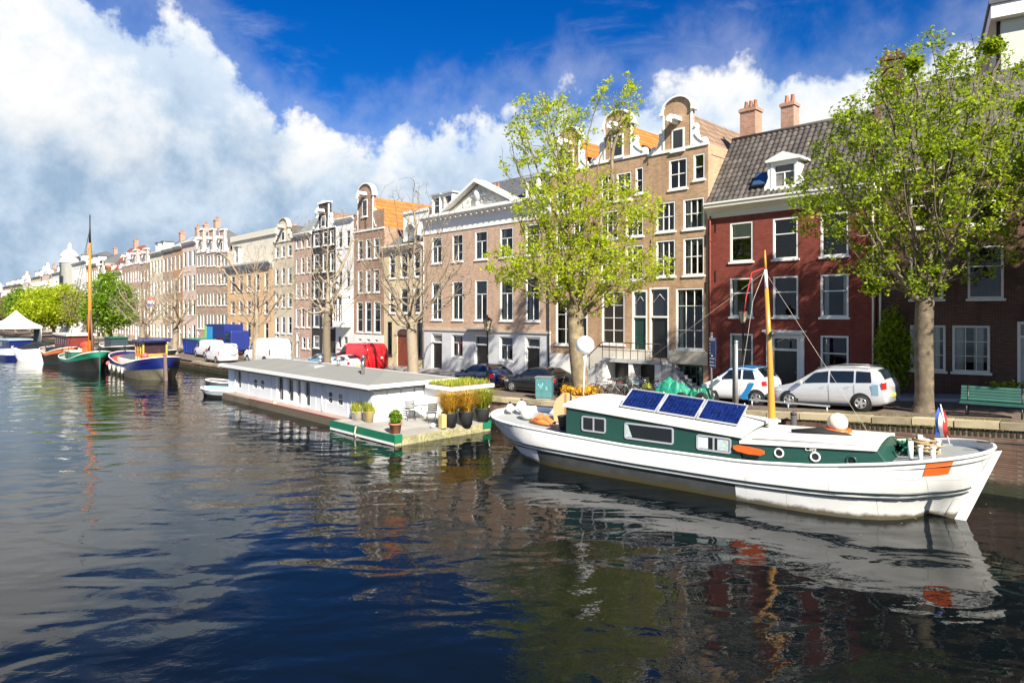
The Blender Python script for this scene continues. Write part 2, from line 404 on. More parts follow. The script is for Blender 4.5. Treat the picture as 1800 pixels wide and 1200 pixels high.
# moss and grass along the quay edge
GRASS = leafmat('grass', (.10, .13, .02), (.26, .25, .04), .3)
def blades(n, fn, h, wdt, rng):
    vs = []; fs = []
    for i in range(n):
        p = fn(); a = rng.uniform(0, 6.28); hh = h*rng.uniform(.4, 1.2); l = rng.uniform(-.5, .5)*hh; c, s_ = math.cos(a)*wdt, math.sin(a)*wdt
        o = len(vs); vs += [(p[0]-c, p[1]-s_, p[2]), (p[0]+c, p[1]+s_, p[2]), (p[0]+l*math.sin(a), p[1]-l*math.cos(a), p[2]+hh)]; fs.append((o, o+1, o+2))
    return vs, fs
rng = random.Random(3)
def gp():
    k = rng.choice([rng.uniform(-11, 6), rng.uniform(-60, -46), rng.uniform(-4, -9.5)]); q = quayq(k)+rng.choice([.5, .52, rng.uniform(.45, .8), -.05])
    return P(k, q, zs(k)-.02 if q > quayq(k) else zs(k)-.25)
vs, fs = blades(2600, gp, .10, .012, rng)
tag(MB().add(vs, fs).build('grass', GRASS), 'short dry grass and moss along the quay edge', 'grass', kind='stuff')

# ------------------------------------------------------------------ houses
_wc = {}; WR = random.Random(17); BLIND = mat('grey_blind', (.30, .31, .33), .8, .1)
S1 = ((1., 1),); SASH = ((.5, 1), (.5, 1)); SASHT = ((.62, 1), (.38, 1)); DUTCH = ((.66, 2), (.34, 1)); SIX = ((.5, 2), (.5, 2)); NINE = ((.33, 3), (.34, 3), (.33, 3)); SHOP = ((.30, 3), (.42, 3), (.28, 3)); EIGHT = ((.25, 2), (.25, 2), (.25, 2), (.25, 2)); TWO = ((1., 2),)
def win_meshes(wd, h, spec, fw, fm, depth=.14):
    key = (round(wd, 2), round(h, 2), spec, fw, fm.name, depth)
    if key in _wc: return _wc[key]
    mb = MB(); y0, y1 = .015, depth
    mb.box(0, fw, y0, y1, 0, h); mb.box(wd-fw, wd, y0, y1, 0, h); mb.box(fw, wd-fw, y0, y1, 0, fw); mb.box(fw, wd-fw, y0, y1, h-fw, h)
    bw = .05 if len(spec) <= 2 else .032
    z = fw; ih = h-2*fw; iw = wd-2*fw; panes = []
    for i, (fr, nc) in enumerate(spec):
        zt = z+ih*fr
        za = z+(bw/2 if i else 0); zb = zt-(bw/2 if i < len(spec)-1 else 0)
        if i < len(spec)-1: mb.box(fw, wd-fw, y0+.05, y1-.003, zt-bw/2, zt+bw/2)
        for c in range(nc):
            xa = fw+iw*c/nc+(bw/2 if c else 0); xb = fw+iw*(c+1)/nc-(bw/2 if c < nc-1 else 0)
            if c < nc-1: mb.box(xb, xb+bw, y0+.052, y1-.006, za, zb)
            panes.append((xa, za, xb-xa, zb-za))
        z = zt
    me = mb.mesh('window', fm)
    pl = []
    for xa, za, pw, ph in panes:
        pk = (round(pw, 2), round(ph, 2))
        if pk not in _wc: _wc[pk] = {}
        pl.append((xa, za, pw, ph))
    _wc[key] = (me, pl); return _wc[key]
def pane_mesh(pw, ph, gm):
    k = ('pane', round(pw, 3), round(ph, 3), gm.name)
    if k not in _wc: _wc[k] = MB().add([(0,0,0),(pw,0,0),(pw,0,ph),(0,0,ph)], [(0,1,2,3)]).mesh('pane', gm)
    return _wc[k]
def add_window(root, x0, x1, z0, z1, spec=SASH, fm=WHITE, gm=GLASS, fw=.09, sill=True, curtain=None, y=0., depth=.14, rng=random):
    wd, h = x1-x0, z1-z0
    me, panes = win_meshes(wd, h, spec, fw, fm, depth)
    o = link('window', me, root, (x0, y, z0))
    for xa, za, pw, ph in panes: link('pane', pane_mesh(pw, ph, gm), o, (xa, depth-.035, za))
    if sill:
        k = ('sill', round(wd, 2), fm.name)
        if k not in _wc: _wc[k] = MB().box(-.07, wd+.07, -.07, .05, -.10, 0).mesh('sill', fm)
        link('sill', _wc[k], o)
    if gm is GLASS and not curtain and WR.random() < .45: curtain = WR.choice([[(0, .22)], [(.78, 1)], [(0, .2), (.8, 1)], [(.0, .5)]])
    if gm is GLASS and WR.random() < .16:
        dz = h*WR.uniform(.15, .5); MB().box(fw, wd-fw, .20, .215, h-fw-dz, h-fw).build('blind', WR.choice([CURT, BLIND, CREAMP]), o)
    if curtain:
        cm = MB(); n = 14
        for a, b in curtain:   # spans as fractions of the width
            xa, xb = fw+(wd-2*fw)*a, fw+(wd-2*fw)*b
            rg = [[(xa+(xb-xa)*i/n, .26+.03*math.sin(i*2.1), zz) for i in range(n+1)] for zz in (.03, h-.03)]
            cm.loft(rg, False, True, closed=False)
        cm.build('curtain', CURT, o)
    return o
def add_door(root, x0, x1, z0, z1, leaf=BLACK, trans=.33, fm=WHITE, fw=.11, orn=False, y=0.):
    wd, h = x1-x0, z1-z0; mb = MB(); zt = h*(1-trans)
    mb.box(0, fw, .0, .2, 0, h); mb.box(wd-fw, wd, .0, .2, 0, h); mb.box(fw, wd-fw, .0, .2, h-fw, h); mb.box(fw, wd-fw, .0, .2, zt-.05, zt+.06)
    if orn:
        cx, cz = wd/2, (zt+h)/2; hw, hh = (wd-2*fw)*.40, (h-zt)*.27
        for pts in ([(cx-hw,cz),(cx,cz+hh),(cx+hw,cz),(cx,cz-hh),(cx-hw,cz)],):
            mb.tube([(a, .1, c) for a, c in pts], .028, 4)
    d = mb.build('door', fm, root, (x0, y, z0))
    lm = MB().box(fw, wd-fw, .12, .17, 0, zt-.05)
    iw = wd-2*fw
    for r in range(2):
        a, b = fw+iw*.16, wd-fw-iw*.16; za = zt*(.08+.47*r); lm.box(a, b, .105, .12, za, za+zt*.36)
    l = lm.build('door_leaf', leaf, d)
    MB().sphere((wd-fw-.1, .085, zt*.47), .03, 8, 6).build('handle', CHROME, l)
    link('pane', pane_mesh(wd-2*fw, h-fw-zt-.06, DGLASS), d, (fw, .15, zt+.06))
    return d
def wall_mesh(W, D, zb, zt, ops, rev=.16, skin=False):
    """box house body: front face with real openings and reveals"""
    mb = MB()
    xs = sorted({0., W, *[o[0] for o in ops], *[o[1] for o in ops]}); zz = sorted({zb, zt, *[o[2] for o in ops], *[o[3] for o in ops]})
    xs = [x for x in xs if 0 <= x <= W]
    idx = {}; vs = []; fs = []
    def V(x, z):
        if (x, z) not in idx: idx[(x, z)] = len(vs); vs.append((x, 0, z))
        return idx[(x, z)]
    for i in range(len(xs)-1):
        for j in range(len(zz)-1):
            cx, cz = (xs[i]+xs[i+1])/2, (zz[j]+zz[j+1])/2
            if any(o[0] < cx < o[1] and o[2] < cz < o[3] for o in ops): continue
            fs.append((V(xs[i], zz[j]), V(xs[i+1], zz[j]), V(xs[i+1], zz[j+1]), V(xs[i], zz[j+1])))
    mb.add(vs, fs)
    for a, b, c, d in ops:
        mb.add([(a,0,c),(b,0,c),(b,0,d),(a,0,d),(a,rev,c),(b,rev,c),(b,rev,d),(a,rev,d)], [(0,1,5,4),(1,2,6,5),(2,3,7,6),(3,0,4,7)])
    mb.add([(0,0,zb),(W,0,zb),(W,D,zb),(0,D,zb),(0,0,zt),(W,0,zt),(W,D,zt),(0,D,zt)], [(1,2,6,5),(3,0,4,7),(4,5,6,7)]+([] if skin else [(2,3,7,6)]))
    return mb
class House:
    def __init__(s, name, label, pxL, pxR, wallm, group=None, kL=None, kR=None, cat='house', gap=.0):
        s.kL = facK(pxL) if kL is None else kL; s.kR = (facK(pxR) if kR is None else kR)-gap
        s.W = s.kR-s.kL; s.z0 = zs((s.kL+s.kR)/2)+.1; s.ops = []; s.m = wallm; s.later = []
        s.root = empty(name, P(s.kL, FACQ, s.z0), RZ, label, cat, group)
    def X(s, px): return facK(px)-s.kL
    def Z(s, px, py): return facZ(px, py)-s.z0
    def row(s, ref, yt, yb, spans, spec=SASH, **kw):
        zt, zb = s.Z(ref, yt), s.Z(ref, yb)
        for a, b in spans: s.win(s.X(a), s.X(b), zb, zt, spec, **kw)
    def win(s, a, b, c, d, spec=SASH, **kw):
        a, b, c, d = round(a, 3), round(b, 3), round(c, 3), round(d, 3)
        s.ops.append((a, b, c, d)); return add_window(s.root, a, b, c, d, spec, **kw)
    def door(s, a, b, c, d, **kw):
        a, b, c, d = round(a, 3), round(b, 3), round(c, 3), round(d, 3)
        s.ops.append((a, b, c, d)); return add_door(s.root, a, b, c, d, **kw)
    def body(s, zt, D=9.):
        s.zt = zt; s.D = D
        return wall_mesh(s.W, D, -1.6, zt, s.ops).build('wall', s.m, s.root)
    def part(s, name, mb, m, **kw): return mb.build(name, m, s.root, **kw)
    def cornice(s, z0, z1, proj=.35, m=WHITE, frieze=0., dent=0):
        mb = MB(); h = z1-z0
        if frieze: mb.box(-.02, s.W+.02, -.05, .1, z0-frieze, z0)
        pr = [(.1, z0), (-.06, z0), (-.10, z0+h*.25), (-proj*.55, z0+h*.45), (-proj*.9, z0+h*.62), (-proj, z0+h*.7), (-proj, z1), (.1, z1)]
        mb.prismx([(y, z) for y, z in pr], -.03, s.W+.03)
        c = s.part('cornice', mb, m)
        if dent:
            d = MB().box(-.06, .06, -proj*.8, -.08, -.14, 0).mesh('bracket', m); n = int(s.W/dent)
            for i in range(n): link('bracket', d, c, ((i+.5)*s.W/n, 0, z0+h*.5))
        return c
    def gable_roof(s, ze, zr, m, y0=.3, hip=0.):   # ridge runs back from the facade
        W, D = s.W, s.D
        mb = MB().add([(-.02,y0,ze),(W+.02,y0,ze),(W+.02,D,ze),(-.02,D,ze),(W/2,y0+hip,zr),(W/2,D,zr)], [(0,1,4),(1,2,5,4),(3,0,4,5),(2,3,5)])
        return s.part('roof', mb, m)
    def side_roof(s, ze, zr, m, dr, y0=-.15, over=0., hip=0.):      # ridge runs along the facade
        W = s.W
        mb = MB().add([(-over,y0,ze),(W+over,y0,ze),(W+over,2*dr-y0,ze),(-over,2*dr-y0,ze),(hip-over,dr,zr),(W+over-hip,dr,zr)], [(0,1,5,4),(1,2,5),(2,3,4,5),(3,0,4)])
        return s.part('roof', mb, m)
    def neck_gable(s, zsh, ztop, nw, brickm, trim=WHITE, cx=None, win=None, hoist=True, arch=True, vol=True, th=.35, gm=DGLASS):
        cx = s.W/2 if cx is None else cx; a, b = cx-nw/2, cx+nw/2
        rise = nw*.42 if arch else 0; zsp = ztop-rise-.12
        pts = [(a, zsh), (b, zsh), (b, zsp)]
        if arch: pts += [(cx+nw/2*math.cos(t), zsp+rise*math.sin(t)) for t in [math.pi*i/10 for i in range(1, 10)]]
        pts += [(a, zsp)]
        gb = s.part('gable', MB().prism(pts, .0, th), brickm)
        # curved coping, thick and proud
        mb = MB(); n = 12
        if arch:
            o1 = [(cx+(nw/2+.04)*math.cos(math.pi*i/n), zsp+(rise+.03)*math.sin(math.pi*i/n)) for i in range(n+1)]
            o2 = [(cx+(nw/2+.14)*math.cos(math.pi*i/n), zsp+(rise+.14)*math.sin(math.pi*i/n)) for i in range(n+1)]
            for i in range(n):
                q = [o1[i], o2[i], o2[i+1], o1[i+1]]
                mb.hexa([(q[0][0],-.12,q[0][1]),(q[1][0],-.12,q[1][1]),(q[1][0],th+.05,q[1][1]),(q[0][0],th+.05,q[0][1]),(q[3][0],-.12,q[3][1]),(q[2][0],-.12,q[2][1]),(q[2][0],th+.05,q[2][1]),(q[3][0],th+.05,q[3][1])])
            for xx in (a-.22, b+.02): mb.box(xx, xx+.2, -.14, th+.07, zsp-.1, zsp+.06)
        else:
            mb.prism([(a-.12, zsp+.05), (b+.12, zsp+.05), (b+.12, zsp+.2), (cx, ztop+.25), (a-.12, zsp+.2)], -.1, th+.04)
        for xx in (a-.05, b-.05): mb.box(xx, xx+.1, -.03, .08, zsh, zsp-.1)
        s.part('coping', mb, trim)
        if vol:
            h = (zsp-zsh)*.58; wv = (min(a, s.W-b)-.02)*.9
            for sg, bx in ((-1, a), (1, b)):
                c = [(0, 0), (wv, 0), (wv, h*.16), (wv*.90, h*.26), (wv*.74, h*.27), (wv*.62, h*.20), (wv*.50, h*.30), (wv*.40, h*.50), (wv*.36, h*.68), (wv*.42, h*.82), (wv*.34, h*.95), (wv*.18, h), (0, h*.97)]
                pp = [(bx+sg*x, zsh+.06+z) for x, z in c]
                if sg < 0: pp = pp[::-1]
                v = MB().prism(pp, .02, .24)
                v.sphere((bx+sg*wv*.80, .01, zsh+h*.14), wv*.13, 10, 6); v.sphere((bx+sg*wv*.24, .01, zsh+h*.86), wv*.10, 10, 6)
                v.tube([(bx+sg*wv*t, -.0, zsh+h*(.1+.7*(1-t)**2)) for t in (.75, .6, .45, .3, .2)], .035, 5)
                s.part('scroll', v, trim)
            s.part('string_course', MB().box(-.03, s.W+.03, -.07, .1, zsh-.1, zsh+.05), trim)
        if win:
            x0, x1, z0, z1 = win; add_window(s.root, x0, x1, z0, z1, S1 if x1-x0 < .9 else SASH, gm=gm, y=-.05, depth=.06)
        if hoist:
            zh = win[3]+.22 if win else zsp-.5
            hb = MB().box(cx-.08, cx+.08, -.95, .05, zh, zh+.16); hb.prism([(cx-.30, zh+.16), (cx+.30, zh+.16), (cx+.24, zh+.40), (cx, zh+.5), (cx-.24, zh+.40)], -.75, .02)
            h = s.part('hoist_beam', hb, trim)
            MB().tube([(cx, -.85, zh), (cx, -.85, zh-.25)], .015, 5).ring((cx, -.85, zh-.3), .05, .012).build('hook', IRON, h)
        return gb
    def chimney(s, x, y, z0, z1, w=.6, d=.6, m=None, pots=2):
        m = m or BR['chimney']
        c = s.part('chimney', MB().box(x-w/2, x+w/2, y-d/2, y+d/2, z0, z1).box(x-w/2-.06, x+w/2+.06, y-d/2-.06, y+d/2+.06, z1-.22, z1-.05), m)
        for i in range(pots):
            xx = x+(i-(pots-1)/2)*w/max(1, pots)*.9
            MB().lathe([(.11, 0), (.13, .1), (.09, .42), (.11, .45), (.07, .46)], (xx, y, z1-.001), 10).build('chimney_pot', TERRA, c)
        return c
    def dormer(s, x, w_, y, z0, z1, roofm=SLATE, ped=False, spec=SASH, depth=1.6):
        mb = MB().box(x-w_/2, x-w_/2+.14, y, y+depth, z0, z1).box(x+w_/2-.14, x+w_/2, y, y+depth, z0, z1).box(x-w_/2, x+w_/2, y+.02, y+depth, z1-.14, z1).box(x-w_/2-.02, x+w_/2+.02, y-.02, y+depth, z0-.05, z0+.1)
        d = s.part('dormer', mb, WHITE)
        me, panes = win_meshes(w_-.28, z1-z0-.24, spec, .06, WHITE)
        for xa, za, pw, ph in panes: link('pane', pane_mesh(pw, ph, DGLASS), d, (x-w_/2+.14+xa, y+.14, z0+.1+za))
        link('window_frame', me, d, (x-w_/2+.14, y+.03, z0+.1))
        if ped:
            t = MB().prism([(x-w_/2-.22, z1), (x+w_/2+.22, z1), (x+w_/2+.22, z1+.10), (x, z1+w_*.34), (x-w_/2-.22, z1+.10)], y-.15, y+depth)
            t.build('pediment', WHITE, d)
            for sg in (-1, 1):
                c = [(0, 0), (.34, 0), (.36, .18), (.24, .34), (.14, .6), (.18, .85), (.10, 1.05), (0, 1.1)]
                pp = [(x+sg*(w_/2+.003+a), z0+b*(z1-z0)*.8) for a, b in c]
                MB().prism(pp if sg > 0 else pp[::-1], y+.02, y+.14).build('scroll', WHITE, d)
        else:
            MB().box(x-w_/2-.12, x+w_/2+.12, y-.14, y+depth, z1+.002, z1+.14).build('dormer_roof', roofm, d)
        return d
    def pipe(s, x, z0, z1, m=GALV, y=-.09): return s.part('drainpipe', MB().cyl((x, y, z0), (x, y, z1), .05, 8).box(x-.07, x+.07, y-.05, .02, z1*.5, z1*.5+.05).box(x-.07, x+.07, y-.05, .02, z1*.85, z1*.85+.05), m)

BR = {
 'ochre': brick('ochre_brick', (.44, .255, .135), (.45, .40, .32)), 'pink': brick('pink_brick', (.52, .335, .225), (.5, .45, .38), stain=.22),
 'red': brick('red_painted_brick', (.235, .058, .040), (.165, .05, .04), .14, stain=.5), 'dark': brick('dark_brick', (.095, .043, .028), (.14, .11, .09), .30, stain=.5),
 'brown': brick('brown_brick', (.32, .18, .115), (.46, .40, .33)), 'umber': brick('umber_brick', (.41, .265, .19), (.5, .44, .37)), 'black': brick('black_brick', (.035, .03, .028), (.09, .085, .08), .3),
 'rose': brick('rose_brick', (.50, .32, .25), (.5, .44, .38)), 'orange': brick('orange_brick', (.46, .23, .10), (.5, .42, .32)),
 'chimney': brick('chimney_brick', (.40, .20, .13), (.48, .42, .35), .25), 'buff': brick('buff_brick', (.46, .35, .22), (.5, .45, .36))}
PL = {'cream': mat('cream_plaster', (.62, .51, .32), .8, .10, .8, dirt=.2), 'white': mat('white_plaster', (.74, .72, .68), .8, .06, .8, dirt=.12),
 'ochre': mat('ochre_plaster', (.62, .40, .21), .8, .12, .6, dirt=.25), 'pink': mat('pink_plaster', (.66, .50, .43), .8, .10, .8), 'sand': mat('sand_plaster', (.64, .55, .41), .8, .12, .8, dirt=.2),
 'grey': mat('grey_plaster', (.50, .51, .52), .8, .14, .9, dirt=.25), 'mint': mat('pale_green_plaster', (.58, .60, .50), .8, .08, .8), 'stone': STONE}
def tilemat(name, col, a=.26, b=.33):
    m, t, bs = newmat(name)
    tcn = t.n('ShaderNodeTexCoord'); s = t.n('ShaderNodeSeparateXYZ'); t.L.new(tcn.outputs['Object'], s.inputs[0])
    cb = t.n('ShaderNodeCombineXYZ'); t.L.new(s.outputs[0], cb.inputs[0]); t.L.new(t.math('ADD', s.outputs[1], s.outputs[2]), cb.inputs[1])
    bt = t.n('ShaderNodeTexBrick'); t.L.new(cb.outputs[0], bt.inputs['Vector']); bt.offset = 0.
    for k_, v in (('Scale', 1.), ('Brick Width', a), ('Row Height', b), ('Mortar Size', .02), ('Mortar Smooth', .6)): bt.inputs[k_].default_value = v
    bt.inputs['Color1'].default_value = sc(col, .75); bt.inputs['Color2'].default_value = sc(col, 1.2); bt.inputs['Mortar'].default_value = sc(col, .35)
    n = t.noise(tcn.outputs['Object'], 1.1, 6., .7)
    t.L.new(t.mix(t.smooth(n.outputs[0], .45, .75, 0, .5), bt.outputs[0], sc(col, .5)), bs.inputs['Base Color'])
    bp = t.n('ShaderNodeBump'); bp.inputs['Strength'].default_value = .8; bp.inputs['Distance'].default_value = .03; bp.invert = True
    t.L.new(bt.outputs['Fac'], bp.inputs['Height']); t.L.new(bp.outputs[0], bs.inputs['Normal']); bs.inputs['Roughness'].default_value = .75
    MATS[name] = m; return m
RT = {'orange': tilemat('orange_tiles', (.55, .17, .03)), 'grey': tilemat('grey_tiles', (.115, .10, .085)), 'red': tilemat('red_tiles', (.27, .075, .05)), 'brown': tilemat('brown_tiles', (.26, .17, .11))}
# --- neck-gabled ochre brick house next to the red one
h = House('gable_house', 'ochre brick house with the tall clear neck gable, beside the red house', 1140, 1245, BR['ochre'])
rows = dict(attic=(1192, 279, 332), second=(1192, 352, 405), first=(1192, 420, 485))
h.row(1192, 279, 332, [(1176, 1208)], SIX); h.row(1192, 277, 322, [(1219, 1239)], SASH)
h.row(1192, 352, 405, [(1153, 1187), (1201, 1238)], ((.5, 3), (.5, 3)), curtain=[(0, .2), (.8, 1)])
h.row(1192, 420, 485, [(1153, 1187), (1201, 1238)], ((.5, 3), (.5, 3)), curtain=[(0, .25)])
h.row(1212, 506, 614, [(1188, 1237)], SHOP, curtain=[(0, .16)])
hz = h.Z(1160, 629)
h.door(h.X(1141.5), h.X(1176), hz, h.Z(1160, 505), leaf=BLACK, trans=.42, orn=True)
h.row(1212, 641, 680, [(1191, 1236)], ((.5, 4), (.5, 4)), fm=DGREEN, sill=False)
zsh = h.Z(1192, 262); zt = h.Z(1192, 168)
h.body(zsh, 11.)
h.part('plinth', MB().box(-.01, h.W+.01, -.05, .02, -1.6, h.Z(1212, 640)-1.2), GREYST)
h.part('stone_band', MB().box(h.X(1177), h.W, -.06, .02, h.Z(1212, 640), h.Z(1212, 617)), STONE)
h.neck_gable(zsh, zt, 1.8, BR['ochre'], win=(h.X(1181), h.X(1203), h.Z(1192, 265), h.Z(1192, 226)))
h.gable_roof(zsh-.6, zsh+2.3, RT['brown'])
for xa, za in ((.14, 7.9), (h.W-.19, 7.9), (h.W-.19, 5.3)): h.part('wall_anchor', MB().box(xa, xa+.05, -.03, 0, za, za+.6), IRON)
H1 = h
# --- its twin
h = House('gable_house', 'ochre brick house with orange shutters in its ground floor window, behind the big tree', 1035, 1140, BR['ochre'])
h.row(1092, 304, 352, [(1056, 1080), (1084, 1110)], SIX); h.row(1092, 300, 345, [(1117, 1131)], SASH)
h.row(1092, 368, 418, [(1056, 1087), (1100, 1131)], ((.5, 3), (.5, 3))); h.row(1092, 433, 493, [(1056, 1087), (1100, 1131)], ((.5, 3), (.5, 3)))
OSH = mat('orange_shutter', (.62, .27, .035), .5, .12, 6.)
wn = None
a, b, c, d = h.X(1058), h.X(1098), h.Z(1078, 605), h.Z(1078, 512)
w_ = h.win(a, b, c, d, EIGHT, fm=WHITE)
for i in range(2):
    wd = (b-a-.2)/2
    MB().box(.1+i*wd+.01, .1+(i+1)*wd-.01, .17, .21, .1, d-c-.1).build('shutter', OSH, w_)
h.door(h.X(1111), h.X(1138), h.Z(1124, 627), h.Z(1124, 510), leaf=DGREEN, trans=.40, orn=True)
z2 = h.Z(1092, 278)
h.body(z2, 11.); h.neck_gable(z2, h.Z(1092, 191), 2.0, BR['ochre'], win=(h.W/2-.45, h.W/2+.45, z2+.1, z2+1.5)); h.gable_roof(z2-.5, z2+2.3, RT['orange'])
h.part('plinth', MB().box(-.01, h.W+.01, -.05, .02, -1.6, h.Z(1078, 612)), mat('pale_plinth', (.62, .57, .48), .8, .1, 1.5, dirt=.3))
# --- third, behind the trunk
h = House('gable_house', 'narrow ochre gabled house right of the pedimented one, mostly hidden by the big tree', 968, 1035, BR['ochre'])
h.row(1000, 330, 372, [(978, 998), (1006, 1024)], SIX); h.row(1000, 390, 434, [(977, 1000), (1007, 1028)], SIX); h.row(1000, 452, 503, [(977, 1000), (1007, 1028)], SIX)
h.row(1000, 525, 606, [(977, 1010)], ((.33, 2), (.34, 2), (.33, 2)), curtain=[(.4, 1)]); h.door(h.X(1015), h.X(1033), h.Z(1024, 623), h.Z(1024, 532), leaf=BLACK, trans=.28)
z3 = h.Z(1000, 300)
h.body(z3, 11.); h.neck_gable(z3, h.Z(1000, 222), 1.7, BR['ochre'], win=(h.W/2-.4, h.W/2+.4, z3+.1, z3+1.3)); h.gable_roof(z3-.5, z3+2.2, RT['orange'])
h.part('plinth', MB().box(-.01, h.W+.01, -.04, .02, -1.6, h.Z(1000, 622)), WHITE)
# --- pedimented house
h = House('pediment_house', 'wide pink brick house with a white pediment and grey plastered ground floor', 745, 968, BR['pink'])
cols = [(759, 777), (795, 814), (835, 857), (879, 902), (924, 949)]
h.row(846, 406, 456, cols, DUTCH, curtain=[(0, .3)]); h.row(846, 492, 563, cols, DUTCH, curtain=[(0, .25), (.8, 1)])
h.row(846, 590, 630, [cols[1], cols[3]], DUTCH, curtain=[(0, .6)])
for cc in (cols[0], cols[2], cols[4]):
    h.door(h.X(cc[0]), h.X(cc[1]+1), .02, h.Z(846, 589), leaf=BLACK, trans=.25)
zc0, zc1 = h.Z(846, 390), h.Z(846, 364)
h.body(zc1-.15, 10.)
gp_ = wall_mesh(h.W, .03, -1.6, h.Z(846, 583), [o for o in h.ops if o[3] < h.Z(846, 580)], .06, True)
gpo = h.part('plaster_base', gp_, PL['grey'], loc=(0, -.045, 0))
h.part('string_course', MB().box(-.03, h.W+.03, -.12, .02, h.Z(846, 583), h.Z(846, 579)), STONE)
h.cornice(zc0+.35, zc1, .55, WHITE, .75, dent=.62)
pw0, pw1 = h.X(788), h.X(905); pc = (pw0+pw1)/2; pz = h.Z(835, 322)
h.part('tympanum', MB().prism([(pw0+.3, zc1), (pw1-.3, zc1), (pc, pz-.22)], -.12, .6), CREAMP)
rk = MB()
for xa, xb in ((pw0-.1, pc), (pw1+.1, pc)):
    rk.hexa([(xa,-.6,zc1),(xb,-.6,pz-.05),(xb,.6,pz-.05),(xa,.6,zc1),(xa,-.6,zc1+.2),(xb,-.6,pz+.18),(xb,.6,pz+.18),(xa,.6,zc1+.2)])
pdm = h.part('pediment', rk, WHITE)
rl = MB(); rr_ = random.Random(4)
for i in range(26):
    f = rr_.uniform(-.62, .62); zz = zc1+.2+rr_.uniform(0, .72)*(1-abs(f))*(pz-zc1)*.85
    rl.sphere((pc+f*(pw1-pw0)/2*.8, -.12, zz), rr_.uniform(.08, .2), 8, 5)
rl.sphere((pc, -.14, zc1+.95), .36, 10, 8, 1.25); rl.build('relief', WHITE, pdm)
h.side_roof(zc1-.05, zc1+2.9, SLATE, 4.2, .3, hip=2.2)
for px in (757, 778): h.dormer(h.X(px), 1.15, .55, zc1+.12, zc1+1.75, roofm=ZINC)
h.dormer(h.X(925), 1.2, .55, zc1+.12, zc1+1.6, roofm=ZINC)
h.chimney(h.X(820), 3.2, zc1+1., h.Z(822, 322), .9, .7, PL['white'], 2)
h.pipe(h.W-.12, -.2, zc0, IRON); h.pipe(.1, -.2, zc0, GALV)
h.part('door_canopy', MB().box(h.X(826), h.X(866), -.55, .02, h.Z(846, 579)+.02, h.Z(846, 579)+.16), GREYST)
# --- cream house with the arched gate
h = House('plaster_house', 'cream plastered house with an arched reddish gate, behind the large bare tree', 675, 745, PL['cream'])
h.row(710, 445, 488, [(684, 695), (704, 717), (727, 739)], SASHT); h.row(710, 506, 550, [(684, 695), (704, 717), (727, 739)], SASHT)
h.row(710, 566, 626, [(681, 689), (733, 742)], S1, fm=IRON)
gx0, gx1 = h.X(698), h.X(722)
h.ops.append((round(gx0, 3), round(gx1, 3), -.1, 2.75))
GATE = mat('red_gate', (.22, .045, .02), .5, .2, 5.)
gt = MB()
for i in range(7): gt.box(gx0+i*(gx1-gx0)/7+.01, gx0+(i+1)*(gx1-gx0)/7-.01, .08, .13, -.1, 2.7)
h.part('gate', gt, GATE)
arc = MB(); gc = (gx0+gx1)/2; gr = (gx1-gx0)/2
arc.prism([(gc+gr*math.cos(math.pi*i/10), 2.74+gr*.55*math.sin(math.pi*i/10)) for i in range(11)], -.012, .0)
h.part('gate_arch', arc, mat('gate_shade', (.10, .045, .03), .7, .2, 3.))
am = MB()
for i in range(11):
    t0 = math.pi*i/11; t1 = math.pi*(i+1)/11
    q = [(gc+(gr+.0)*math.cos(t), 2.74+(gr*.55)*math.sin(t)) for t in (t0, t1)]+[(gc+(gr+.3)*math.cos(t), 2.74+(gr*.55+.3)*math.sin(t)) for t in (t1, t0)]
    am.prism(q[::-1], -.06, .0)
h.part('arch_stones', am, STONE)
zc = h.Z(710, 430); h.body(zc, 10.); h.cornice(zc-.45, zc, .4, CREAMP)
h.side_roof(zc, zc+3.2, SLATE, 4., .2, hip=1.0)
h.part('roof_house', MB().box(h.X(694), h.X(738), .9, 4., zc, h.Z(715, 372)).box(h.X(693), h.X(739), .8, 4.1, h.Z(715, 372), h.Z(715, 367)), PL['white'])
rd = MB().loft([[(h.X(706)+1.0*math.cos(math.pi*i/10)*1.0+.7, y_, zc+.3+1.5*math.sin(math.pi*i/10)) for i in range(11)] for y_ in (.35, .95)], False, True, closed=True)
h.part('round_dormer', rd, ZINC)
# --- brown neck gable with the orange roof
h = House('gable_house', 'tall brown brick neck gable with a white hoist hood and bright orange roof behind', 622, 675, BR['brown'])
h.row(648, 372, 402, [(632, 640), (645, 655)], SASH); h.row(648, 420, 455, [(629, 638), (643, 652), (657, 667)], SASHT); h.row(648, 474, 514, [(629, 638), (643, 652), (657, 667)], SASHT)
h.row(648, 530, 584, [(627, 638), (642, 653), (657, 669)], ((.4, 1), (.36, 1), (.24, 1)))
h.row(648, 596, 601, [(630, 636), (645, 651), (659, 665)], S1, sill=False)
zsh = h.Z(648, 404); h.body(zsh, 12.)
h.neck_gable(zsh, h.Z(641, 322), 2.6, BR['brown'], cx=h.X(642), win=(h.X(637), h.X(646), zsh+1.3, zsh+2.9)); h.gable_roof(zsh-.9, zsh+3.1, RT['orange'])
h.part('stone_base', wall_mesh(h.W, .03, -1.6, h.Z(648, 588), [o for o in h.ops if o[3] < h.Z(648, 586)], .05, True), PL['white'], loc=(0, -.05, 0))
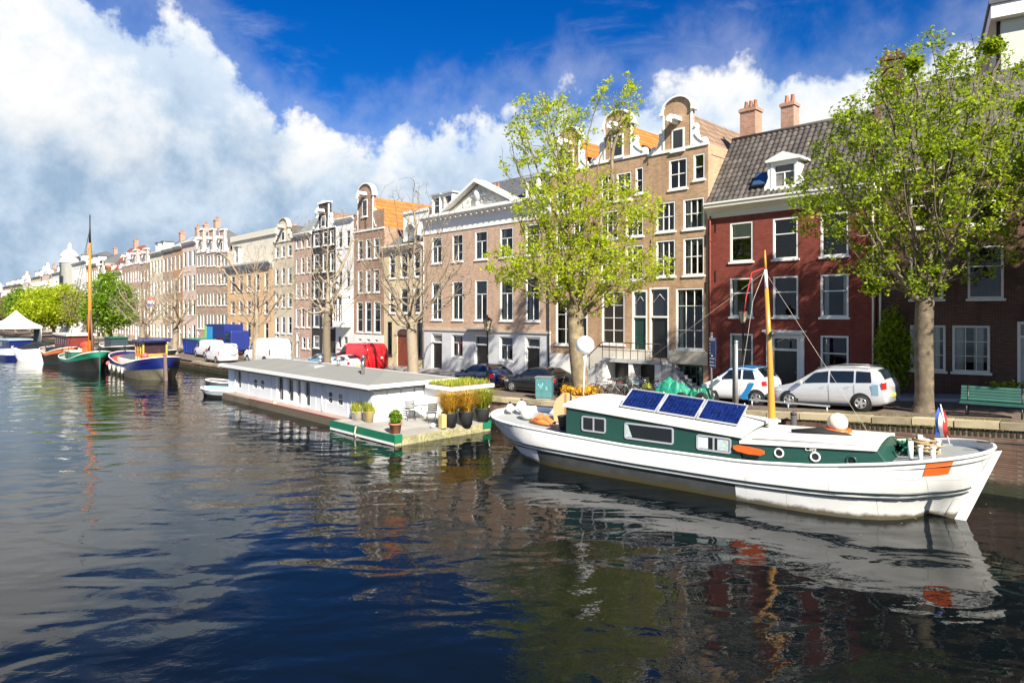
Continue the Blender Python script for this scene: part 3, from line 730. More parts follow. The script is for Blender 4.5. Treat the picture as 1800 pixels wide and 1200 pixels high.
# --- white house with bay window
h = House('plaster_house', 'narrow white house with a projecting bay window, right of the black gable', 590, 622, PL['white'])
h.row(606, 405, 435, [(594, 602), (608, 616)], SASHT); h.row(606, 475, 505, [(594, 602), (608, 616)], SASHT)
bx0, bx1, bz0, bz1 = h.X(592), h.X(618), h.Z(606, 572), h.Z(606, 520)
bay = h.part('bay', MB().prismz([(bx0, 0), (bx0+.5, -.75), (bx1-.5, -.75), (bx1, 0)], bz0-.15, bz0+.35).prismz([(bx0-.08, 0), (bx0+.45, -.85), (bx1-.45, -.85), (bx1+.08, 0)], bz1, bz1+.2), WHITE)
for i in range(2):
    ww = (bx1-bx0-1.)/2
    add_window(h.root, bx0+.5+i*ww, bx0+.5+(i+1)*ww, bz0+.35, bz1, DUTCH, gm=DGLASS, y=-.75, sill=False)
sidep = MB().hexa([(bx0,0,bz0+.35),(bx0+.5,-.75,bz0+.35),(bx0+.5,-.6,bz0+.35),(bx0+.15,0,bz0+.35),(bx0,0,bz1),(bx0+.5,-.75,bz1),(bx0+.5,-.6,bz1),(bx0+.15,0,bz1)])
sidep.hexa([(bx1-.5,-.75,bz0+.35),(bx1,0,bz0+.35),(bx1-.15,0,bz0+.35),(bx1-.5,-.6,bz0+.35),(bx1-.5,-.75,bz1),(bx1,0,bz1),(bx1-.15,0,bz1),(bx1-.5,-.6,bz1)])
sidep.build('bay_side', WHITE, bay)
h.door(h.X(603), h.X(612), 0, 2.6, leaf=BLACK); h.row(606, 590, 612, [(594, 600)], S1)
zc = h.Z(606, 383); h.body(zc, 9.); h.cornice(zc-.35, zc, .3); h.side_roof(zc, zc+1.2, RT['brown'], 4., .1)
# --- black gable
h = House('gable_house', 'narrow black brick neck gable house with white windows, behind a bare tree', 548, 590, BR['black'])
for yt, yb in ((408, 432), (446, 478), (492, 525), (540, 575)): h.row(566, yt, yb, [(551, 561), (567, 576), (580, 587)], SASHT)
h.row(566, 590, 612, [(551, 561)], SASH); h.door(h.X(567), h.X(576), 0, 2.7, leaf=DGREEN)
zsh = h.Z(566, 402); h.body(zsh, 10.); h.neck_gable(zsh, h.Z(566, 357), 2.1, BR['black'], win=(h.W/2-.45, h.W/2+.45, zsh+.15, zsh+1.3), arch=False); h.gable_roof(zsh-.5, zsh+1.8, RT['brown'])
# --- others up to the wide ochre one
h = House('brick_house', 'rose brick house with white upper windows and a greenish mansard roof', 517, 548, BR['rose'])
for yt, yb in ((416, 436), (452, 480), (496, 524), (542, 575)): h.row(532, yt, yb, [(520, 525), (529, 535), (539, 545)], SASHT)
h.door(h.X(521), h.X(526), 0, 2.7); h.row(532, 592, 612, [(531, 537), (540, 545)], SASH)
zc = h.Z(532, 410); h.body(zc, 9.); h.cornice(zc-.3, zc, .35); h.side_roof(zc, zc+1.9, mat('green_slate', (.24, .27, .25), .6, .2, 3.), 2., .1, hip=.6); h.chimney(1., 3., zc, zc+2.8)
h = House('gable_house', 'sandy plaster house with a pointed bell gable, left of the rose brick house', 480, 517, PL['sand'])
for yt, yb in ((432, 452), (470, 500), (514, 540), (556, 586)): h.row(498, yt, yb, [(484, 490), (495, 501), (506, 513)], SASHT)
h.door(h.X(485), h.X(491), 0, 2.7); h.row(498, 598, 616, [(496, 502), (507, 513)], SASH)
zsh = h.Z(498, 424); h.body(zsh, 9.); h.neck_gable(zsh, h.Z(498, 383), 2.2, PL['sand'], trim=STONE, win=(h.W/2-.45, h.W/2+.45, zsh+.05, zsh+1.1)); h.gable_roof(zsh-.4, zsh+1.9, RT['grey'])
h = House('plaster_house', 'wide ochre plastered house with a heavy cornice and cream attic floor', 400, 480, PL['ochre'])
for yt, yb in ((482, 512), (528, 552), (566, 594)): h.row(440, yt, yb, [(406, 413), (420, 427), (434, 441), (449, 456), (465, 472)], SASHT)
zc = h.Z(440, 462); h.body(zc, 10.); h.cornice(zc-.75, zc, .55, GREYST, .2); 
h.part('attic_floor', MB().box(.3, h.W-.3, .5, 8., zc, h.Z(440, 418)).box(.1, h.W-.1, .3, 8.2, h.Z(440, 418), h.Z(440, 408)), CREAMP)
h.dormer(h.X(414), 1.3, .1, zc+.1, zc+2.2)
h.chimney(h.X(467), 3., zc+1., h.Z(467, 390), 1.3, .8, BR['chimney'], 3); h.door(h.X(443), h.X(448), 0, 2.7)
# --- three dark brick neck gables
trio = [(380, 400, 'right'), (362.5, 380, 'middle'), (345, 362.5, 'left')]
for a, b, wh in trio:
    h = House('gable_house', 'narrow brown brick house with white hoist hood, %s of the three matching neck gables' % wh, a, b, BR['umber'], 'matching neck gables')
    mid = (a+b)/2; d = (b-a)
    for yt, yb in ((448, 468), (480, 500), (515, 537), (552, 578)): h.row(mid, yt, yb, [(a+d*.07, a+d*.32), (a+d*.38, a+d*.62), (a+d*.68, a+d*.93)], S1, gm=DGLASS)
    h.door(h.X(a+d*.1), h.X(a+d*.35), 0, 2.6); h.row(mid, 592, 608, [(a+d*.5, a+d*.85)], SASH)
    zsh = h.Z(mid, 443); h.body(zsh, 9.); h.neck_gable(zsh, h.Z(mid, 404), 1.7, BR['umber'], win=(h.W/2-.4, h.W/2+.4, zsh+.2, zsh+1.4), arch=False); h.gable_roof(zsh-.4, zsh+1.7, RT['grey'])
# --- far houses
far = [(321, 345, 424, PL['pink'], 'cornice', 'pink plastered house with a pale stone cornice next to the three neck gables', SLATE),
 (306, 321, 432, BR['orange'], 'cornice', 'narrow orange brick house with a white roof edge beside the pink plastered one', ZINC),
 (286, 306, 437, BR['umber'], 'cornice', 'dark brick house with white window columns and a slanted zinc roof', ZINC),
 (264, 286, 443, PL['sand'], 'cornice', 'sand coloured house carrying a small flag on its front', SLATE),
 (246, 264, 450, BR['umber'], 'neck', 'brown brick house with a stubby neck gable left of the sand coloured house', RT['grey']),
 (229, 246, 452, BR['rose'], 'neck', 'rose brick house with a pale neck gable, second of the stubby gables', RT['brown']),
 (214, 229, 456, BR['umber'], 'neck', 'brown brick gable house just right of the red tiled roof', RT['grey']),
 (184, 214, 478, PL['cream'], 'cornice', 'cream house under a steep dark red tiled roof', RT['red']),
 (172, 184, 470, BR['dark'], 'neck', 'dark brick gable behind the tall orange mast', RT['red']),
 (152, 172, 464, BR['rose'], 'cornice', 'rose brick house between the mast and the white corner tower', SLATE),
 (112, 152, 462, PL['white'], 'tower', 'white corner house with a domed turret', SLATE),
 (92, 112, 478, PL['white'], 'cornice', 'white house with a dark slate roof left of the turret', SLATE),
 (72, 92, 474, PL['pink'], 'neck', 'pinkish gable house left of the slate roofed white house', RT['brown']),
 (54, 72, 486, PL['cream'], 'cornice', 'cream house with a small orange side wall far down the canal', SLATE),
 (38, 54, 490, PL['sand'], 'neck', 'sandy gable house far down the canal above the green trees', RT['orange']),
 (22, 38, 499, BR['buff'], 'cornice', 'buff brick house near the end of the row', SLATE),
 (4, 22, 502, BR['umber'], 'cornice', 'brown brick house at the left edge of the picture', RT['grey']),
 (-14, 4, 506, PL['pink'], 'neck', 'pale gable house at the far left end of the row', RT['brown'])]
rf = random.Random(11)
for pl, pr, py, wm, kind, lab, rm in far:
    h = House('gable_house' if kind == 'neck' else ('tower_house' if kind == 'tower' else 'row_house'), lab, pl, pr, wm)
    mid = (pl+pr)/2; zc = h.Z(mid, py) if kind != 'neck' else h.Z(mid, py)-1.2
    nc = max(2, int(round(h.W/1.75))); nr = 4 if zc > 11 else 3; fh = (zc-1.0)/nr
    for r in range(nr):
        for c in range(nc):
            cx = (c+.5)*h.W/nc; ww = min(1.25, h.W/nc*.62); zb = .9+r*fh
            if r == 0 and c == nc//2: h.door(cx-ww/2, cx+ww/2, 0, 2.7, leaf=BLACK); continue
            h.win(cx-ww/2, cx+ww/2, zb, zb+fh*.64, S1 if r else SASH, gm=DGLASS, sill=False)
    h.body(zc, 9.)
    if kind == 'neck':
        h.neck_gable(zc, h.Z(mid, py-12), min(2.6, h.W*.45), wm, win=(h.W/2-.4, h.W/2+.4, zc+.15, zc+1.3), arch=rf.random() < .5); h.gable_roof(zc-.3, zc+1.6, rm)
    else:
        h.cornice(zc-.5, zc, .4); rise = 5.2 if 'red tiled' in lab else 2.3
        h.side_roof(zc, zc+rise, rm, 4.2, .1, hip=1.)
        if h.W > 6:
            for f in (.28, .72): h.dormer(h.W*f, 1.2, .5, zc+.1, zc+1.6)
        h.chimney(h.W*rf.uniform(.2, .8), 4., zc+1., zc+rise+1.3, .9, .7, BR['chimney'], 2)
    if kind == 'tower':
        tx = h.W*.34; tm = MB().lathe([(2.1, 3.5), (2.1, zc+.2), (2.35, zc+.3), (2.35, zc+.5), (1.9, zc+.55), (1.8, zc+1.6), (2., zc+1.7), (1.9, zc+2.1), (1.2, zc+3.0), (.45, zc+3.5), (.4, zc+4.1), (.5, zc+4.2), (.1, zc+5.)], (tx, -.2, 0), 12)
        t_ = h.part('turret', tm, PL['white'])
        for zz in (4.6, 8.2, 11.6):
            for a_ in (-120, -90, -60):
                ca, sa = math.cos(R(a_)), math.sin(R(a_))
                MB().box(-.4, .4, -.03, .05, 0, 2.0).build('window', DGLASS, t_, (tx+2.1*ca, -.2+2.1*sa, zz), R(a_+90))
    if 'flag' in lab:
        fl = MB().cyl((h.W*.5, 0, 6.5), (h.W*.5, -1.4, 7.6), .03, 6)
        f_ = h.part('flagpole', fl, WHITE)
        for i, cl in enumerate(((.5, .02, .02), (.75, .75, .75), (.02, .05, .35))):
            MB().box(h.W*.5-.02, h.W*.5+.02, -1.3, -.3, 6.9-i*.5, 7.4-i*.5).build('flag_stripe', mat('flag%d' % i, cl, .8, .05), f_)

# --- red house
h = House('red_house', 'dark red painted brick house with white windows, grey tiled roof and white dormer', 1245, 1540, BR['red'])
sp3 = [(1282, 1324), (1357, 1404), (1440, 1493)]
ww = 1.28; cxs = [h.X((a+b)/2) for a, b in sp3]
def rr3(yt, yb, cs, spec, **kw):
    for c in cs: h.win(c-ww/2, c+ww/2, h.Z(1382, yb), h.Z(1382, yt), spec, **kw)
rr3(382, 455, cxs, SASHT); rr3(485, 557, cxs, SASHT); rr3(588, 664, (cxs[0], cxs[2]), SASHT)
dz = -.05; dt = h.Z(1388, 588)
h.door(cxs[1]-.78, cxs[1]+.78, dz, dt, leaf=BLACK, trans=.27, orn=True, fw=.2)
h.part('door_hood', MB().box(cxs[1]-.95, cxs[1]+.95, -.28, .02, dt+.02, dt+.12).box(cxs[1]-1.05, cxs[1]+1.05, -.36, .02, dt+.12, dt+.22).box(cxs[1]-.95, cxs[1]-.78, -.08, .02, dz, dt+.02).box(cxs[1]+.78, cxs[1]+.95, -.08, .02, dz, dt+.02), WHITE)
zc0, zc1 = h.Z(1382, 366)+.02, h.Z(1382, 345)
h.body(zc1-.1, 5.6); h.cornice(zc0, zc1, .45, CREAMP, .12)
h.part('gutter', MB().box(-.04, h.W+.04, -.5, -.30, zc1+.003, zc1+.1), WHITE)
dr = 2.75; zr = facZ(1245, 0)*0+15.8-h.z0; ze = zc1+.06
h.side_roof(ze-.05, zr-.08, mat('roof_underlay', (.05, .045, .04), .9), dr, -.1)
ang = math.atan2(zr-ze, dr+.25); sl = math.hypot(zr-ze, dr+.25)
TILE = mat('dark_pantile', (.078, .067, .058), .6, .35, 2.5, bump=.3)
tw, th_ = .30, .36
tv = []
for j in range(7):
    u = j/6; prof = .035*math.sin(u*2*math.pi*.92+.3)
    tv.append((u*tw*1.08, prof))
tmb = MB().loft([[(x, 0, z+.03) for x, z in tv], [(x, th_*1.12, z) for x, z in tv]], False, True, closed=False)
tmb.loft([[(x, 0, z-.012) for x, z in tv], [(x, 0, z+.03) for x, z in tv]], False, False, closed=False)
tme = tmb.mesh('roof_tile', TILE)
rfm = h.part('tiled_slope', MB().box(0, h.W, 0, .03, 0, .03), TILE, loc=(0, -.24, ze))
nC, nR = int(h.W/tw), int(sl/th_)
allt = [(r, c) for c in range(nC) for r in range(nR)]
rest = MB(); rtl = random.Random(5)
for i, (r, c) in enumerate(allt):
    p = (c*tw, .02+r*th_*math.cos(ang), .05+r*th_*math.sin(ang))
    if i < 300:
        o = link('roof_tile', tme, rfm, p); o.rotation_euler = (ang+rtl.uniform(-.012, .012), rtl.uniform(-.01, .01), 0)
    else:
        mx = Matrix.Translation(p) @ Matrix.Rotation(ang, 4, 'X')
        rest.add([mx @ Vector(v) for v in tmb.v], tmb.f, True)
ro = rest.build('roof_tiles', TILE, rfm); ro['kind'] = 'stuff'
h.part('ridge', MB().cyl((0, dr, zr), (h.W, dr, zr), .12, 8), TILE)
h.dormer(h.X(1378), 1.35, -.02, ze+.35, ze+1.75, ped=True, spec=DUTCH, depth=2.)
sk = h.part('skylight', MB().box(-.42, .42, 0, .9, .05, .16), IRON, loc=(h.X(1333), .15, ze+.62)); sk.rotation_euler = (ang, 0, 0)
link('pane', MB().add([(-.36,.06,.165),(.36,.06,.165),(.36,.84,.165),(-.36,.84,.165)], [(0,1,2,3)]).mesh('pane', mat('sky_pane', (.03, .07, .16), .05, .2, 1., spec=.8)), sk)
h.chimney(.85, dr+.55, zr-1.3, zr+1.75, .92, .85, BR['chimney'], 3)
h.chimney(2.9, dr+1.0, zr-1.3, zr+1.7, .72, .7, BR['chimney'], 2)
h.pipe(h.W-.1, -.2, zc0, CREAMP); h.pipe(.16, 1., zc0, BR['red'])
for xa, za in ((.42, 8.3), (.42, 5.6), (h.W-.6, 5.6)): h.part('wall_anchor', MB().box(xa, xa+.05, -.03, 0, za, za+.6), IRON)

# --- brick house at the right edge, turned with the quay
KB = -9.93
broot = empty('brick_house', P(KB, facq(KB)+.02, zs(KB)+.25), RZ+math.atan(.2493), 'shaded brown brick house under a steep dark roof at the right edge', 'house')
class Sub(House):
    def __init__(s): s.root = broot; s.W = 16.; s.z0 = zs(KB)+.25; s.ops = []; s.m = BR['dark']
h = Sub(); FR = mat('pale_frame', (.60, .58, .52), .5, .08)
zq = lambda py, Y: CAMZ+(550-py)*Y/1150-h.z0
for xa in (1.28, 2.85, 7.2, 9.0, 11.5): h.win(xa, xa+1.33, zq(653, 28.4), zq(572, 28.4), NINE, fm=FR, curtain=[(0, .3), (.6, .9)])
h.door(5.1, 6.3, 0, zq(565, 27.5), leaf=mat('grey_door', (.38, .42, .40), .5, .1), trans=.2, fm=FR)
for xa in (1.28, 3.4, 5.4, 7.4, 9.4, 11.5):
    h.win(xa, xa+1.25, zq(525, 28.), zq(432, 28.), SASHT, fm=FR); h.win(xa, xa+1.25, zq(395, 28.), zq(328, 28.), SASHT, fm=FR)
ze = zq(302, 29.5); h.body(ze, 7.6); h.cornice(ze-.45, ze, .45, FR)
zr = ze+5.0; h.side_roof(ze, zr, RT['grey'], 3.8, -.2)
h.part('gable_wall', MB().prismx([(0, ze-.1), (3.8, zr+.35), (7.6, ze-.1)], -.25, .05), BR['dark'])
h.chimney(.5, 3.8, ze+3., zr+1.4, 1.0, 1.3, BR['dark'], 2)
h.pipe(.12, -.2, ze-.5, FR)
# --- pale building whose top shows above the brick house
tb = empty('tall_building', P(-7.2, 44.4, zs(4)), RZ+math.atan(.2493), 'pale plastered building top with white eaves rising behind the brick house', 'building')
bz = 21.9-zs(4)
MB().box(0, 14, 0, 10, -1, bz).build('wall', PL['mint'], tb); MB().box(-.5, 14.5, -.6, 10.5, bz, bz+.75).build('eaves', WHITE, tb); MB().box(-.6, 14.6, -.7, 10.6, bz+.75, bz+1.).build('roof', SLATE, tb)
MB().cyl((-.12, .2, 0), (-.12, .2, bz), .09, 8).build('drainpipe', IRON, tb)

# --- stone stoop in front of the gabled pair
st = empty('stoop', P(facK(1112), FACQ, zs(facK(1112))+.1), RZ, 'grey stone stoop with steps and black iron railings before the two gabled houses', 'stoop')
zp = facZ(1145, 630)-zs(facK(1112))-.12; x0 = facK(1080)-facK(1112); x1 = facK(1182)-facK(1112)
MB().box(x0, x1, -1.25, -.07, zp-.22, zp).build('landing', GREYST, st)
MB().box(x0, x0+.3, -1.2, -.07, -.5, zp-.222).box(x1-.4, x1, -1.2, -.07, -.5, zp-.222).box((x0+x1)/2-.14, (x0+x1)/2+.14, -1.2, -.07, -.5, zp-.222).build('pier', PL['white'], st)
for i in range(7):
    xs_ = x0-.02-(i+1)*.28; MB().box(xs_, xs_+.28, -1.2, -.07, -.5, zp-(i+1)*zp/8.).build('step', GREYST, st)
    xs_ = x1+.02+i*.26; MB().box(xs_, xs_+.26, -1.2, -.07, -.5, zp-(i+1)*zp/8.).build('step', GREYST, st)
for i in range(2):
    xa = x0+.34+i*((x1-x0)/2-.18); MB().box(xa, xa+(x1-x0)/2-.52, -.35, -.30, -.5, zp-.24).build('basement_door', BLACK, st)
rl = MB()
for i in range(9):
    x = x0+(x1-x0)*i/8; rl.cyl((x, -1.2, zp), (x, -1.2, zp+.95), .02, 6)
rl.cyl((x0, -1.2, zp+.95), (x1, -1.2, zp+.95), .028, 6); rl.cyl((x0, -1.2, zp+.5), (x1, -1.2, zp+.5), .018, 6)
rl.cyl((x0, -1.2, zp+.95), (x0-2., -1.2, .9), .028, 6); rl.cyl((x0-2., -1.2, -.1), (x0-2., -1.2, .95), .04, 6); rl.cyl((x0-1., -1.2, zp*.5), (x0-1., -1.2, zp*.5+.9), .02, 6)
rl.build('railing', IRON, st)
# ------------------------------------------------------------------ trees
def grow(base, fork, blobs, n_att, seed, step=.32, infl=2.2, kill=.45, maxit=120, lean=(0, 0)):
    """branches grown towards points scattered through the crown"""
    rg = np.random.default_rng(seed); pts = []
    vol = np.array([b[3]*b[4]*b[5] for b in blobs]); vol = vol/vol.sum()
    for b, v in zip(blobs, vol):
        n = int(n_att*v)+1; d = rg.normal(size=(n, 3)); d /= np.linalg.norm(d, axis=1)[:, None]
        r = rg.random(n)**.42
        pts.append(np.array(b[:3])+d*r[:, None]*np.array(b[3:6]))
    att = np.concatenate(pts); att = att[att[:, 2] > base[2]+fork*.75]
    att = [Vector(a) for a in att]
    nodes = [Vector(base)]; par = [-1]
    nt = max(3, int(fork/step))
    for i in range(1, nt+1):
        f = i/nt; nodes.append(Vector(base)+Vector((lean[0]*f+.04*math.sin(f*5+seed), lean[1]*f+.04*math.cos(f*4+seed), fork*f))); par.append(i-1)
    alive = list(range(len(att)))
    for it in range(maxit):
        kd = kdtree.KDTree(len(nodes))
        for i, p in enumerate(nodes): kd.insert(p, i)
        kd.balance(); pull = {}; keep = []
        for a in alive:
            co, i, d = kd.find(att[a])
            if d < kill: continue
            keep.append(a)
            if d < infl or it < 6: pull.setdefault(i, []).append((att[a]-co).normalized())
        alive = keep
        if not pull or not alive: break
        new = 0
        for i, ds in pull.items():
            if i < nt*.72: continue
            v = sum(ds, Vector((0, 0, 0)))
            if v.length < 1e-4: continue
            v = (v.normalized()+Vector((rg.normal()*.10, rg.normal()*.10, .10+rg.normal()*.08))).normalized()
            q = nodes[i]+v*step
            nodes.append(q); par.append(i); new += 1
        if len(nodes) > 14000 or not new: break
    return nodes, par
def radii(nodes, par, tr, tip=.010, ex=2.15):
    n = len(nodes); acc = [0.]*n
    for i in range(n-1, -1, -1):
        if acc[i] == 0: acc[i] = tip**ex
        if par[i] >= 0: acc[par[i]] += acc[i]
    r = [a**(1/ex) for a in acc]; f = tr/r[0]
    # keep twigs thin but hit the trunk radius
    mx = r[0]
    return [max(tip*.8, a*(1+(f-1)*(a/mx)**(.35 if f > 1 else .12))) for a in r]
def limb_mesh(nodes, par, r, ns=6, rmin=0.):
    vs = []; fs = []
    dirs = [None]*len(nodes)
    for i, p in enumerate(nodes):
        dirs[i] = (nodes[i]-nodes[par[i]]).normalized() if par[i] >= 0 else (nodes[i]-nodes[i-1]).normalized() if i else Vector((0, 0, 1))
    for i in range(1, len(nodes)):
        j = par[i]
        if r[i] < rmin or j < 0: continue
        n = ns if r[i] > .05 else (4 if r[i] > .02 else 3)
        ra, rb = min(r[j], r[i]*1.18), r[i]
        o = len(vs)
        for c, d, rr in ((nodes[j], (dirs[j]+dirs[i]).normalized(), ra), (nodes[i], dirs[i], rb)):
            a = d.cross(Vector((.31, .87, .38))).normalized(); b = a.cross(d)
            for k_ in range(n):
                t = 2*math.pi*k_/n; vs.append(c+(a*math.cos(t)+b*math.sin(t))*rr)
        for k_ in range(n): fs.append((o+k_, o+n+k_, o+n+(k_+1)%n, o+(k_+1)%n))
    return MB().add(vs, fs, True)
def leaf_mesh(name, pts, per, rad, size, m, seed):
    rg = np.random.default_rng(seed); P_ = np.repeat(np.array([tuple(p) for p in pts]), per, axis=0); n = len(P_)
    P_ = P_+rg.normal(size=(n, 3))*rad*np.array([1, 1, .8])
    t = rg.normal(size=(n, 3)); t[:, 2] *= .6; t /= np.linalg.norm(t, axis=1)[:, None]
    u = rg.normal(size=(n, 3)); u -= (u*t).sum(1)[:, None]*t; u /= np.linalg.norm(u, axis=1)[:, None]
    nn = np.cross(t, u); s = (size*rg.uniform(.4, 1.45, n))[:, None]
    a = P_-t*s*.5; b = P_+u*s*.30+nn*s*.10; c = P_+t*s*.55; d = P_-u*s*.30+nn*s*.10
    V = np.stack([a, b, c, d], 1).reshape(-1, 3)
    me = bpy.data.meshes.new(name); me.vertices.add(4*n); me.vertices.foreach_set('co', V.ravel())
    me.loops.add(4*n); me.loops.foreach_set('vertex_index', np.arange(4*n)); me.polygons.add(n)
    me.polygons.foreach_set('loop_start', np.arange(0, 4*n, 4)); me.polygons.foreach_set('loop_total', np.full(n, 4))
    me.materials.append(m); me.update(); me.validate(); return me
LEAF_Y = leafmat('spring_leaves', (.27, .36, .012), (.50, .56, .03), .55)
LEAF_G = leafmat('green_leaves', (.06, .13, .006), (.36, .44, .02), .5)
LEAF_F = leafmat('fresh_leaves', (.10, .22, .015), (.26, .38, .03), .5)
LEAF_B = leafmat('budding_leaves', (.16, .15, .05), (.28, .25, .08), .4)
def make_tree(label, base, fork, tr, blobs, n_att, seed, bark, leaf=None, per=0, lrad=.2, lsize=.12, group=None, step=.32, tip=.010, lean=(0, 0), kill=.45, lthr=.03, infl=2.2, name='canal_tree', gap=-.9, gapf=.9):
    root = empty(name, base, 0, label, 'tree', group)
    bl = [(b[0]-base[0], b[1]-base[1], b[2]-base[2], *b[3:]) for b in blobs]
    nodes, par = grow((0, 0, 0), fork, bl, n_att, seed, step, infl, kill, lean=lean)
    r = radii(nodes, par, tr, tip)
    nb = len(nodes); trunk_n = max(3, int(fork/step))+1
    # root flare
    for i in range(min(3, trunk_n)): r[i] *= (1.35, 1.12, 1.03)[i]
    limb_mesh(nodes[:trunk_n], par[:trunk_n], r[:trunk_n], 12).build('trunk', bark, root)
    limb_mesh(nodes, [p if i >= trunk_n else -2 for i, p in enumerate(par)], r, 7).build('branches', bark, root)
    if leaf:
        lthr = max(lthr, tip*2.2); kids = set(par); tips = []; rs_ = random.Random(seed)
        for i in range(trunk_n, nb):
            if r[i] >= lthr: continue
            g_ = noise.noise(nodes[i]*gapf+Vector((seed, 0, 0)))
            if g_ < gap: continue
            tips += [nodes[i]]*(3 if i not in kids else 1)   # leaves crowd at the twig ends
        link('crown', leaf_mesh('crown', tips, per, lrad, lsize, leaf, seed+1), root)
    return root
def blob(px, py, Y, rx, rz, dy=0., ry=None):
    p = at(px, py, Y); s = Y/1150; return (p.x, p.y+dy, p.z, rx*s, (ry if ry else rx*.85)*s, rz*s)
def ground_pt(k, q): return P(k, q, zs(k)-.03)
# big yellow-green tree before the gabled houses
YA = 33.4; kA, qA = KQ((1022-900)/1150*YA, YA); bA = ground_pt(kA, qA)
make_tree('tall tree in bright yellow-green leaf before the gabled houses', bA, 4.6, .42,
          [blob(1020, 475, YA, 135, 70), blob(1015, 380, YA, 120, 95), blob(960, 240, YA, 80, 85), blob(1085, 195, YA, 48, 70), blob(1120, 470, YA, 75, 34), blob(900, 470, YA, 60, 45), blob(1110, 370, YA, 60, 50), blob(915, 290, YA, 42, 45), blob(1030, 530, YA, 60, 34)],
          5200, 21, BARKP, LEAF_Y, 9, .14, .150, lean=(-.35, 0), lthr=.024, gap=-.12, gapf=1.0, kill=.34, step=.26, tip=.007)
# big green tree at the right
YB = 24.0; kB, qB = KQ((1622-900)/1150*YB, YB); bB = ground_pt(kB, qB)
make_tree('large green leafy tree beside the silver minivan, right of the red house', bB, 4.3, .31,
          [blob(1620, 300, YB, 195, 175), blob(1650, 140, YB, 115, 85), blob(1740, 280, YB, 110, 150), blob(1485, 370, YB, 95, 65), blob(1590, 470, YB, 105, 60), blob(1540, 200, YB, 70, 60), blob(1700, 430, YB, 90, 70), blob(1420, 330, YB, 40, 40), blob(1785, 200, YB, 80, 80)],
          7600, 33, BARK, LEAF_G, 9, .125, .130, lthr=.020, gap=-.03, gapf=1.15, kill=.28, step=.21, lean=(.1, 0), tip=.006)
# leafy neighbour just outside the frame: its boughs hang in at the right; the second tree is unseen, added to shade the brick house
for kC, qC, sd, lb in ((2.4, 28.4, 41, 'green leafy tree whose boughs hang in at the right edge above the bench'), (9.5, 28.6, 42, 'unseen green tree beyond the right edge, added to shade the brick house')):
    bC = ground_pt(kC, qC)
    make_tree(lb, bC, 4.6, .3, [(bC.x, bC.y, bC.z+8.4, 4.2, 4.2, 3.8), (bC.x-.5, bC.y, bC.z+11.4, 2.8, 2.8, 2.4)], 3200, sd, BARK, LEAF_G, 16, .28, .22, lthr=.030, kill=.38, step=.30, tip=.007)  # crowns leafed densely to deepen the shade on the brick house
# bare trees along the quay
def quay_tree(px, off, label, ztop, spread, seed, tr, fork, leaf=None, per=0, lrad=.3, lsize=.2, n=520, low=None, tip=.012, kill=.5):
    r_ = (px-900)/1150; q = 23.1+off; Y = q/(NY+NX*r_); k, _ = KQ(r_*Y, Y); b = ground_pt(k, q)
    h = ztop-b.z; lo = low or fork*.8
    zc = b.z+(h+lo)/2
    return make_tree(label, b, fork, tr, [(b.x, b.y, zc, spread, spread, (h-lo)/2), (b.x, b.y, zc-.1*h, spread*1.12, spread*1.1, (h-lo)*.28)], n, seed, BARK if leaf else BARKG, leaf, per, lrad, lsize,
                     group='trees along the quay', step=(.42 if leaf else .32), tip=tip, kill=kill, lthr=.03, infl=3.)
quay_tree(725, 2.4, 'large bare tree with pale trunk before the cream arched house', 15.0, 4.0, 51, .36, 4.2, n=2600, kill=.36, tip=.0085)
quay_tree(575, 2.4, 'bare tree with a straight pale trunk before the black gable', 14.6, 3.8, 52, .30, 5.0, n=2600, kill=.36, tip=.0085)
quay_tree(450, 2.4, 'bare tree with mossy trunk before the ochre plastered house', 13.2, 4.8, 53, .28, 4.4, n=2600, kill=.38, tip=.0095)
quay_tree(308, 2.4, 'bare tree behind the blue barge, right one of the far pair', 12.8, 4.0, 54, .32, 3.4, n=2200, kill=.42, tip=.013)
quay_tree(250, 2.4, 'bare tree left of the flag, left one of the far pair', 13.2, 4.0, 55, .34, 3.6, n=2200, kill=.42, tip=.013)
quay_tree(195, 2.4, 'fresh green tree right of the tall orange mast', 12.0, 3.4, 56, .28, 2.0, LEAF_F, 14, .55, .42, n=420, low=1.6)
quay_tree(150, 2.4, 'brownish budding tree between the white turret house and the mast', 11.5, 4.2, 57, .28, 3.2, LEAF_B, 3, .5, .3, n=360, tip=.02)
quay_tree(95, 2.4, 'broad yellow-green tree above the white marquee', 11.5, 6.0, 58, .30, 2.6, LEAF_Y, 13, .7, .5, n=520, low=2.0, tip=.02)
quay_tree(58, 2.4, 'olive green tree left of the broad yellow-green one', 11.5, 5.5, 59, .30, 2.6, LEAF_F, 8, .7, .5, n=380, low=2.4, tip=.02)
quay_tree(28, 2.4, 'greyish bare tree near the left edge', 11.0, 5.0, 60, .30, 3.0, LEAF_B, 3, .6, .4, n=320, tip=.03)
quay_tree(8, 2.4, 'brownish tree at the left edge behind the marquee', 10.0, 6.0, 61, .30, 2.4, LEAF_B, 8, .8, .6, n=300, tip=.03)
